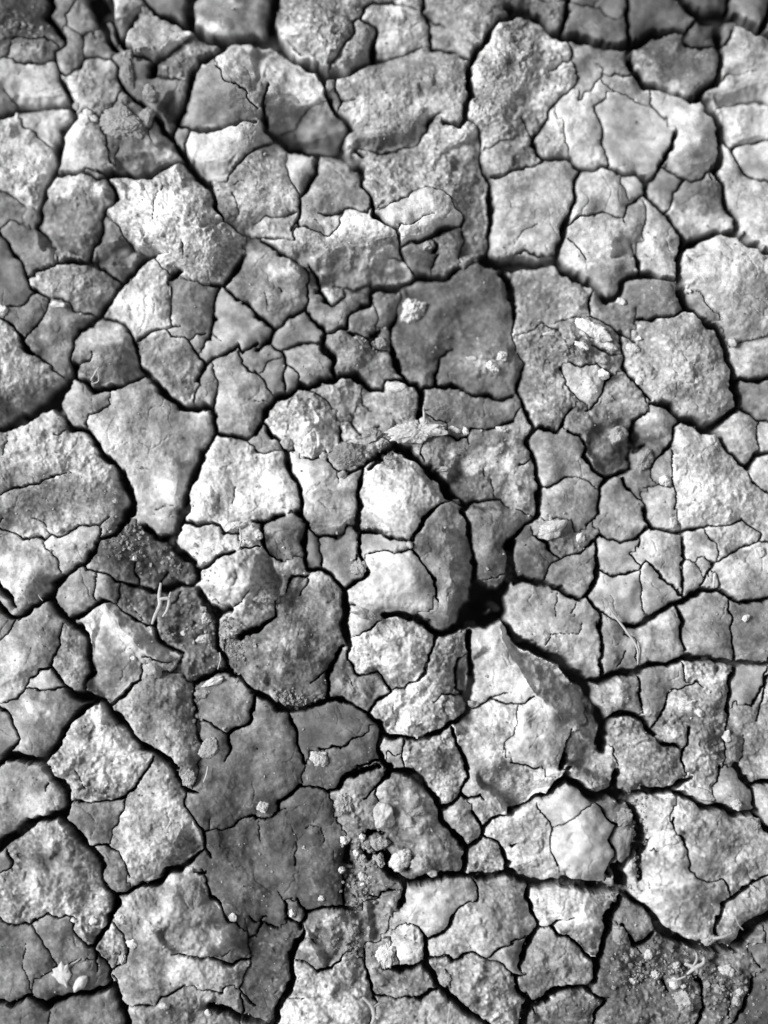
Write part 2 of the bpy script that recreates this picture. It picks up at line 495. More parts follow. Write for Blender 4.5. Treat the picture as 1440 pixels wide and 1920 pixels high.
7 960,1075 880,1130/9 810,1140/10 720,1130/6
6 960,1075 1060,1070/5 1130,1090/6 1210,1050/5 1310,1060/4 1360,1030/4 1445,1000/3
3 1310,1060 1370,1100/4 1445,1165/4
4 1050,1250 990,1260/8 930,1295/6 860,1285/4 740,1295/4 660,1270/6 625,1190/6 610,1080/4 610,980/2.5
5 660,1290 690,1340/4 640,1440/6
2 1090,1280 1095,1190 1060,1130/2
9 -9,1430 20,1440
4 40,880 130,895/5 
6 185,845 235,900/7 260,880/7 280,820/7 240,740/3
6 160,760 190,830/4
7 280,805 340,795/6 420,780/6 500,800/7 560,800/8
3 260,900 250,950/9 215,1000/9 195,1080/10 205,1180/9 180,1260/10 130,1360/12 110,1450/10
3 250,965 320,985/3 340,1000/1.5
4 215,1060 300,1100/3 340,1145/5 430,1140/6 480,1070/3 510,1020/2
2.5 180,1300 260,1305/2
4 690,730 700,700/4 780,695/4
3 640,720 690,745/4 
5 480,620 490,790/6 
7 620,380 660,360/7 720,370/6
6 600,450 630,500/9 720,470/8 730,560/10 780,600/12 840,640/13
6 760,580 870,550/3 
2 450,270 490,330 
1.3 280,340 320,320 370,350 370,420
3 230,420 240,470/2 215,550/2.5
1.8 120,700 150,750 210,740
2 640,970 700,970
1.3 20,300 40,420
9 520,460 510,520/12 540,560/5
1.3 760,980 810,1110
4 10,930 20,860 50,840
1.5 750,840 740,920
@960,1440
10 310,70 400,110/14 450,170/16 500,160/16 560,130/14 600,180/12 
9 200,160 250,100/12 310,70/12 310,20/5 330,-9/5
12 -9,240 20,230/7 100,200/6 180,170/9
12 600,30 575,80/12 590,140/13 650,170/12 740,130/12 830,125/12 910,120/12 960,70/9 1010,50/6
12 930,150 1020,170/9 1090,215/10 1170,230/10 1280,265/11 1380,240/10 1390,300/10 1445,350/11
6 1180,-9 1160,80/3 1130,110/3
8 1275,-9 1330,100/8 1380,90/9 1445,80/10
6 1335,100 1360,150/6 1375,240/9
5 640,180 700,240/12 720,330/14 700,450/14 640,520/13 590,580/16 610,640/18 640,690/12
9 720,620 710,560/4 740,460/10 770,400/4
1.8 150,230 240,330/1.8 300,310 390,265/1.8 445,195/2
3 240,330 235,420/1.6 225,480 250,545/4
3 450,190 530,260/4 590,310/4 565,400/5 575,510/5 540,600/8
9 -9,585 40,620/11 110,650/12 200,650/13 280,640/14 400,670/15 500,680/14 600,690/10
9 90,650 80,730/9 110,800/7 155,860/6 160,895/7 90,980/8 65,1040/8 60,1130/6
5 160,895 220,885/5 265,860/4 350,850/1.4
6 215,890 270,950/6 330,970/6 400,1030/6 460,1085/6
4 -9,990 70,965/2
6 -9,1165 30,1170/5 80,1165/3
7 15,1180 40,1260/7 100,1330/12 180,1300/10 250,1255/9 340,1245/9 440,1250/9 480,1190/9 480,1090/10 520,1000/9 545,900/10 550,820/10 600,750/9 630,720/8
12 100,1330 70,1380/11 60,1450/11
4 100,1340 130,1390/3
5 440,1260 530,1300/6 490,1390/6 460,1440/5
10 630,690 690,750/7 760,800/8 820,890/11 900,940/12 970,980/11 1060,1000/11 1130,1020/12 1260,1030/12
6 820,910 780,960/8 700,1000/8 650,930/4 620,880/5
2 700,1000 730,1060/3
7 1140,960 1150,900/6 1190,780/6 1230,740/6 1300,680/7 1360,640/6 1445,610/4
3 1230,735 1210,650/4 1200,630/2.5 1100,640/2.5 1010,580/3 990,520/3 970,410/6 940,380/3
4 910,280 920,350/5 
2 790,460 840,465 
14 1260,1020 1300,960/16 1360,890/14 1445,840/14
2.5 1380,1080 1410,1150/3 
6 1350,1180 1330,1280/7 1310,1380/6 1240,1430/4
5 1075,1200 1080,1300/5 1060,1440/6
2 1240,1240 1230,1400/3
8 1040,1180 1070,1220/5
3 850,1190 900,1260/4
5 0,450 30,440/2
1.5 550,560 520,640
@0,0
1.2 414,636 495,600 570,675 600,795 621,930
1.2 474,189 516,156 540,210
1.2 369,141 441,186
22 555,-9 600,90/18
2 600,1194 690,1281
1.2 690,1281 615,1194
1.2 759,1410 951,1410
2 849,1434 954,1539 1110,1578 1176,1596
1.5 849,1434 954,1539
1.5 261,2040 336,2115 375,2160
1.3 789,3735 855,3750 960,3786 1029,3681
1.3 801,3480 759,3441
1.3 1131,4260 1104,4380 1080,4449
@480,0
1.3 1000,1055 1110,1110 1155,1215
1.3 789,1779 810,1680 831,1620
1.3 909,2331 960,2445 930,2550
1.3 420,2535 510,2475 660,2445 780,2490
1.3 1401,2841 1515,2880 1575,2916
@960,0
1.2 9,1869 36,1965 81,2049
1.2 45,1890 195,1815 300,1800 441,1770"""
# plates: id | tone 0 dark damp .. 9 dry white | roughness | height | seed points | label
PLATES = """1|1|2|-4|2,2|dark blurred plate in the top left corner
2|4|1|0|118,2|grey slab at the top edge, just right of the top left corner plate
3|5|1|0|150,34|grey pitted slab at the top edge, left of the black gap beside the white stone
5|9|1|4|238,2|small white stone-like plate cut by the top edge, over a black gap
6|8|1|18|286,66|pale angular chunk raised above its neighbours, below the white top edge plate
7|3|0|-4|322,2|dark wedge at the top edge between the white chunk and a wide black crack
8|4|0|-4|422,2|dark plate at the top edge whose lower edge is pale
9|5|3|6|582,2|bulky grey boulder-like plate at the top edge above a wide black crack
10|7|2|2|754,54 782,2|pale mottled plate near the top edge with a hooked crack round it
12|4|2|-2|874,2|dark plate at the top edge with a whitish chip and a straw sliver on it
13|4|0|-2|1030,2|grey wedge at the top edge over the thick black crack
14|3|0|-3|1098,38|dark square plate near the top edge, two cracks left of the black corner
15|3|0|-3|1150,2|thin dark sliver plate at the top edge above the dark square plate
16|1|0|-6|1230,6|almost black smooth plate at the top edge, left of the widest black crack
17|1|0|-8|1318,62|small dark plate squeezed beneath the widest black crack at top right
18|1|0|-10|1330,2|tiny black plate at the top edge inside the wide crack
19|2|0|-6|1366,50|dark splinter just right of the vertical black crack near the top right
20|3|0|-2|1410,2|grey plate in the top right corner
21|7|1|2|54,158|pale four-sided plate with a dark lower flank at the left, near the top
22|4|2|-2|74,90|grey shallow plate with ragged upper edge, above the pale four-sided plate
23|4|1|0|130,106|small grey splinter between two cracks near the top left
24|5|2|0|178,158|mottled grey plate right of the pale four-sided plate
25|4|1|-2|186,90|dark tongue-shaped plate beside the black gap near the top left
26|3|2|-2|334,118|crumbly dark ground right below the pale angular chunk
27|5|1|-4|618,158|thin chain of splinters standing inside a crack left of the wide pale plate
28|6|2|0|670,94|pale plate with a dark lower flank hanging over the wide crack at top centre
29|7|3|2|962,110|large pale crusty plate at upper right, its upper left blotched dark
30|4|1|-2|1094,106|grey plate under the thick top crack with a branching hairline
31|3|1|0|1246,110|dark rounded plate with a white lower left rim at top right
32|7|1|2|1402,98|pale plate at the right edge, right of the dark rounded plate
33|3|1|-4|2,190|small dark lump at the left edge beside a pale four-sided plate
34|7|1|0|90,230|pale triangle cut off a bright plate by a straight hairline
35|3|1|-3|238,234|dark low plate with one bright raised facet, left of a diagonal crack
36|3|0|-6|306,178|dark smooth wedge narrowing down between two black cracks
37|5|0|4|398,190|grey smooth facet on the lower left of the big ridged boulder
38|7|1|10|550,162|bright ridge top of the big boulder under the wide black crack
39|5|0|4|598,238 542,258|grey lower right facet of the big ridged boulder
40|6|2|6|770,166|wide pale plate with a dark lower flank, centre top
41|5|1|0|1182,162|thin grey wedge above the smooth pale plate at upper right
42|8|1|4|1394,230|bright bar-shaped plate at the right edge above a dark band
43|9|2|2|2,282|white plate at the left edge with dark speckles along its bottom
44|9|1|2|158,270|smooth white plate left of the crumbly lumps, upper left
45|4|0|0|338,254|small grey pebble-like piece at the meeting of two cracks, upper left
46|8|1|4|398,286|bright rounded plate with a dark lower flank below the big ridged boulder
48|6|1|0|562,310|small plate with a white top, wedged beside a thick crack
49|5|3|4|838,294|large mottled plate whose dark right flank falls to a long straight crack
50|6|2|-1|974,286|pale narrow plate ending in a short thick crack on its lower side
51|7|2|0|1034,258|small pale wedge between converging cracks at upper right
52|8|1|2|1098,274|bright pointed plate left of the smooth pale plate at upper right
53|7|0|3|1194,258|smooth pale five-sided plate at upper right
54|8|0|6|1302,286|bright egg-shaped plate with grey underside at upper right
55|7|0|4|1438,302|pale oval plate at the right edge below the bright bar-shaped one
56|4|1|-2|2,386|dull grey plate at the left edge under the white speckled plate
57|4|2|0|138,394|grey plate with one bright ledge along its top, upper left
58|6|1|0|178,326|tiny sliver lying in a crack fork below the smooth white plate
59|7|3|8|342,390|big bright crusty boulder with a very white lower right facet
60|6|2|2|502,354|grey pillow plate with a fine crack, right of the big bright boulder
61|5|1|2|630,350|trapezoid grey plate with a bright top edge, upper centre
62|9|1|10|794,374|white rounded boulder with a black undercut, upper centre
63|7|1|2|1018,362 1006,478|large smooth pale square plate right of a long vertical crack
64|7|1|2|1122,354|pale squarish plate between two thick cracks, right of the large square plate
65|8|0|2|1190,346|small white tab on the corner of a pale squarish plate
66|4|0|-4|1238,354|small dark wedge with a white lower rim in a crack fork at upper right
67|4|1|0|1310,390|grey plate with a bright lower edge above a thick curved crack
68|8|1|3|1438,394|bright plate at the right edge with grey mottling, above a boulder
69|3|1|-3|66,470|dull flat plate at the left with a thin bent crack along its top
70|3|1|-3|214,478|dark plate wedged beneath the left end of the big bright boulder
71|7|2|8|674,470|pale blocky plate with a shadowed lower half, upper centre
72|3|1|-4|782,478|dark recess plate below the white rounded boulder
73|4|2|-2|842,462|small pale chip with rough top beside the dark recess below the white boulder
75|6|1|4|1142,454|grey plate with a small pale tile at its lower left, upper right
76|8|1|4|1238,470|bright pointed plate with hairlines, left of the thick crack junction
77|3|0|-3|2,530|dark plate at the left edge beside a slanting crack
78|5|2|0|158,534|oval grey plate ringed by cracks at the left
79|5|1|4|490,510|grey plate topped by a white crest, left of centre
80|5|2|0|1022,550|grey rough plate below the thick horizontal crack
81|4|1|0|1222,554|small half-round grey plate above the big round pale plate
82|7|1|8|1358,502|pale boulder with a diagonal ridge at the right edge
83|3|1|-3|46,594|small dark triangle between fine cracks at the left
84|4|1|-2|98,634|grey flat plate left of a thick diagonal crack
85|7|2|2|266,570|pale mottled plate right of a thick diagonal crack
86|4|1|-1|362,566 370,638|grey plate in the shade below the big bright boulder
88|6|0|1|442,606|light grey smooth plate between two cracks that meet in a point
89|4|0|0|562,614|small grey five-sided plate ringed by black cracks
90|4|1|0|618,594|grey slope plate ending in a blunt tip, left of the dark smooth plate
91|4|1|-1|678,602 718,638|small grey slice with a crack down it, above a crumb hole
93|3|1|-2|726,570|dark narrow piece left of the pale square clod
94|2|1|-3|806,590|big smooth dark grey plate carrying the pale square clod
95|3|1|-2|1306,562|dark strip along the lower left foot of the ridged boulder at the right edge
96|6|2|3|2,702|bright plate at the left edge above the widest left crack
97|5|1|0|214,674|grey plate with pale top and a shadowed lower half, left
98|5|2|1|326,686|grey round-bottomed plate with a white lower left rim
99|5|1|0|482,678|tiny piece with a forked crack left of centre
100|5|0|0|514,706 546,710|small sliver between two short cracks below the five-sided plate
102|5|1|0|582,678|grey squarish plate above the arching black crack
103|5|2|0|662,662|grey rough plate with a lighter belly, left of the big dark plate
104|8|1|3|1102,718|white triangular tile in the rubble left of the big round pale plate
105|6|2|5|1250,666|very big round pale plate with a thick black crack round its right side
106|6|1|0|1430,670|grey plate at the right edge above a short horizontal crack
107|5|1|-1|146,754|crumbly grey plate at the junction of thick cracks on the left
108|7|1|4|258,786|large bright plate tapering down to a point between thick cracks, left
109|4|1|0|382,738|narrow grey piece with a tiny dead-end crack, left of a vertical crack
110|6|1|0|446,726|grey plate with short branching cracks left of the arching crack
111|7|3|4|570,786|pale crusty plate inside the bend of the arching crack
112|6|2|2|646,742|small crusty cap right under the top of the arching crack
113|5|2|2|738,766|grey plate with a white lens pebble on its top edge, centre
114|4|1|-1|870,770|grey plate below the big dark smooth plate, long and low
115|5|3|1|1026,738|rubbly grey ground strewn with white flakes
116|4|1|0|1438,750|dull grey plate at the right edge below a short horizontal crack
118|5|1|-1|498,830|narrow ledge below a notched crack, above the brilliant white plate
119|5|2|8|654,854|curled grey flap lifting over the top of the oval plate
120|5|2|0|934,842|grey plate with a band of white crumbs, right of the jagged flake
121|5|1|0|1046,850|grey plate with a bright top left, right of the crumb band plate
122|4|2|-1|1134,806|grey lumpy plate below the rubble, pointing down between cracks
123|4|1|-2|1230,802|small plate with white and dark facets under the big round pale plate
124|7|1|2|1386,810 1438,814|bright narrow plate slanting between cracks near the right edge
126|6|2|2|178,918 2,822|wide grey plate at the left edge with one long crack in from the left
127|9|2|3|494,910|brilliant white plate left of centre, above a line of pale crumbs
128|8|1|3|618,950|bright plate with a smooth grey foot left of the oval plate
129|7|2|5|742,922|upper part of the oval plate, pitted with a pale left side
130|5|1|0|1070,934|grey plate with a curved hairline right of the centre hole
131|6|1|0|1238,938|small grey plate at the left edge of the large bright pointed plate
132|5|1|0|1242,886|thin strip with a white bead, left of the large bright pointed plate
133|8|2|3|1330,902|large bright pointed plate at the right, cut by one fine line
134|8|1|1|1438,882|pale corner plate at the right edge below the thick crack
135|6|1|1|130,1030|grey triangular plate joined by hairlines at the left
136|8|1|3|382,1018|bright long plate above a short horizontal crack, left of centre
137|3|1|-2|530,1006|dark plate between the brilliant white plate and the thin crack
138|3|0|-3|586,1038|dark narrow strip between two thin vertical cracks, centre
139|4|1|-2|634,1038|dark little plate with a pale lump at its foot, centre
140|6|0|3|694,1014|thin grey wedge with a flat crack below, inside the oval plate
141|5|1|4|830,1014|crescent-shaped grey right side of the oval plate
142|3|1|-3|922,982 930,1094|dark plate above the deep black hole
143|5|2|0|1050,1002|grey plate with a white lump, above right of the deep black hole
144|5|1|0|1162,966|grey plate pointing down, left of the small stacked plates at right
145|7|1|0|1246,1034|pale plate with a scalloped top among small plates at right
146|8|1|0|1310,1022|small white plate with a wavy crack down its left side
147|8|2|1|1378,1006|pale plate crossed by fine lines near the right edge
148|7|1|3|46,1062|bright plate at the left edge with a white patch and dark right side
149|5|1|0|142,1110|grey four-sided plate right of the thick left crack junction
150|4|1|-1|202,1106|small grey square plate beside a notch, left
151|2|2|-4|214,1046|dark damp plate sprinkled with crumbs at the left of centre
152|7|2|10|406,1094 502,1082|crumbly pale boulder right of the forked twig
154|8|1|6|754,1094|smooth pale lower left of the oval plate, shaped like a boot
156|2|1|-3|998,1042|dark smooth plate right of the deep black hole, with a white tip
157|4|1|-1|1078,1074|grey plate with small white specks and a pale top, right of centre
158|7|0|1|1154,1042|pale small plate with a crack along its lower edge at right
159|8|0|1|1162,1118|bright squarish plate at whose foot the bent straw starts
160|6|0|0|1230,1110|grey triangle plate right of the bright squarish plate
161|7|1|0|1298,1074 1326,1058 1334,1090|tiny fragments webbed by fine cracks near the right edge
164|7|1|2|1430,1070|grey rounded plate with pale blotches at the right edge
165|5|0|0|2,1174|small pale corner piece at the left edge
166|2|3|-6|350,1170|dark crumbled hollow under the forked twig
168|6|1|3|994,1142 1090,1222|grey oval plate with pale lower right, above the widest diagonal crack
169|5|1|0|1326,1186|grey four-sided plate between two vertical cracks at right
170|4|1|-1|1438,1186|plain grey plate at the right edge, centre height
171|7|1|3|2,1254|bright plate at the left edge with a soft shaded right side
172|7|0|1|86,1274|small pale triangle in a crack fork at the left
173|6|2|1|134,1254|tall narrow plate with a white waist at the left
174|6|1|8|218,1206 310,1250|ridged block with a white crest and a sloping right face
176|3|2|2|514,1234|wide dark rounded plate with a pale worn disc
177|8|3|6|746,1214|white crusty plate with a shadowed beak at its bottom, centre
179|4|1|-2|1154,1202 1182,1242|dark plate crossed by the bent straw
181|6|1|0|1230,1202|pale plate with a white streak, right of the bent straw
182|4|0|1|1402,1278|grey tile with a thin white rim near the right edge
183|4|1|-1|74,1342|dark grey plate with a white blotch in its middle, left
184|5|2|0|294,1330|grey plate with rough white lower right, left of the gritty crack
185|4|1|-1|418,1314|grey plate with a bright lower right rim, right of the gritty crack
186|2|0|-2|626,1358|smooth dark plate above the small white clod, lower centre
187|4|2|-1|686,1294|grey plate with white specks below a thin zigzag crack
188|6|3|3|782,1342|mottled cheek-shaped plate left of the wedge block
189|7|1|5|866,1282|upright pale splinter in the crack beside the wedge block
190|4|2|0|1166,1302|mottled grey plate in a bay of the widest crack
191|5|1|0|1230,1282|grey plate with a short vertical crack below the long horizontal crack
192|5|3|1|1318,1330|rough patchy plate with white spots, lower right
193|5|0|0|2,1382|small pale piece at the left edge, lower left
194|7|3|4|198,1422|white streaked lumpy plate between thick cracks, lower left
195|8|1|1|738,1398|small white plate with a short crack, over another small one
196|6|1|0|742,1430|tiny split plate at a crack junction, lower centre
197|6|3|0|822,1430|crusty grey plate right of the two tiny white plates
198|7|2|4|906,1374|broad bright lower left of the wedge block
199|8|1|12|1018,1362|smooth bright wedge block with a rough dark right face
200|4|3|0|1210,1430|dark wrinkled plate with a pitted surface, lower right
201|5|2|0|1438,1366|grey patchy plate at the right edge, lower right
202|6|1|2|2,1490|grey plate at the left edge with a white right rim, lower left
203|2|1|-2|470,1466|smooth dark grey plate left of a straight thin crack, above the big damp plate
204|2|1|-2|610,1442|dark plate carrying the small white clod
205|7|0|6|1062,1506|roof-shaped top of the pale pentagon
206|6|2|2|1118,1446|pale tail end of the wedge block with a dark notch
207|4|1|-2|1370,1486|narrow grey plate with a pale pointed chip, right lower edge
208|6|1|0|1438,1494|small pale plate at the right edge beside a short thick crack
209|5|1|0|182,1546|grey plate under a wavy crack, lower left
210|6|2|2|278,1562|grey plate with a white rough border and dark right flank, lower left
211|4|2|1|778,1566|shadowed mound littered with pale clods, lower centre
212|5|2|0|862,1530|small dark plate left of a thin wiggly crack, lower centre
213|7|2|4|990,1554|pale rough left half beside the pale pentagon
214|8|0|8|1094,1598 1146,1654|smooth pale pentagon, main lower part
215|5|1|0|1170,1574|dark round-sided rim piece hugging the right of the pale pentagon
216|6|2|3|1350,1586|pale plate with a crusty middle at the right edge, lower right
217|5|0|0|2,1614|tiny pale corner at the left edge under a thick crack
218|5|3|1|86,1606|big grey plate with a white crumbly middle at the left edge
219|5|2|0|218,1650|small half-moon plate inside a curved crack, lower left
220|1|1|-4|450,1646|big smooth dark damp plate, lower left of centre
221|3|2|-8|690,1646|dark trench beside the big damp plate
222|6|3|1|910,1610|small round crusty plate ringed by cracks, lower centre
224|6|2|2|290,1722|long plate with a white ridged hump at its upper right, lower left
226|4|2|-2|626,1746 554,1706|small dark plate with a pale streak under a thick crack, bottom centre
227|7|1|3|810,1702|pale bulging plate above the curved crack, bottom centre
228|6|2|1|942,1718|pale rough plate left of a short thick vertical crack, bottom right of centre
229|7|2|4|1106,1706|bright plate with a pale corner and dark lower half, lower right
230|3|2|-4|1198,1734|small dark plate left under the big bright lower right plate
231|7|2|5|1290,1698|big bright plate with dark lower right and a webbed crack
232|6|2|2|1434,1682|crumbly pale plate at the right edge with twig bits, lower right
233|3|1|-2|2,1826|dark brushed plate in the lower left corner area
234|4|1|-1|122,1778|dark plate with a faint diagonal scratch, above the leaf
235|3|1|-2|154,1830|dark plate on which the pale leaf lies
236|5|3|0|210,1770|small pitted oval plate beside a thick crack, lower left
237|1|2|-4|502,1834|dark strip plate at the bottom, left of a thick crack
238|5|2|-2|710,1790|grey hollow plate in the curved crack, bottom centre
239|7|2|10|762,1766|pale lumpy block over a black undercut, bottom centre
241|5|1|0|958,1798|small grey plate tucked beside a thin crack, bottom right of centre
242|5|2|1|1034,1806|round grey plate ringed by cracks, bottom right of centre
244|3|1|-2|50,1918|dark plate cut by the bottom edge near the left corner
245|3|1|-2|174,1918|dark plate at the bottom edge below the pale seed
246|4|2|-1|358,1918|dark mottled plate at the bottom edge right of a thick crack
247|6|3|0|610,1918|plate with chalky white patches at the bottom edge
248|6|2|0|814,1918|pale mottled plate at the bottom edge with an upright straw
249|5|3|0|906,1850 822,1814|rough grey plate beside a diagonal crack at the bottom
250|3|2|0|1058,1918|dark plate with a pale upper edge at the bottom edge, right of centre
251|2|3|-6|1186,1918 1438,1770|dark crumb-covered hollow in the lower right corner
252|1|1|-6|1438,1918|smooth dark plate in the bottom right corner"""
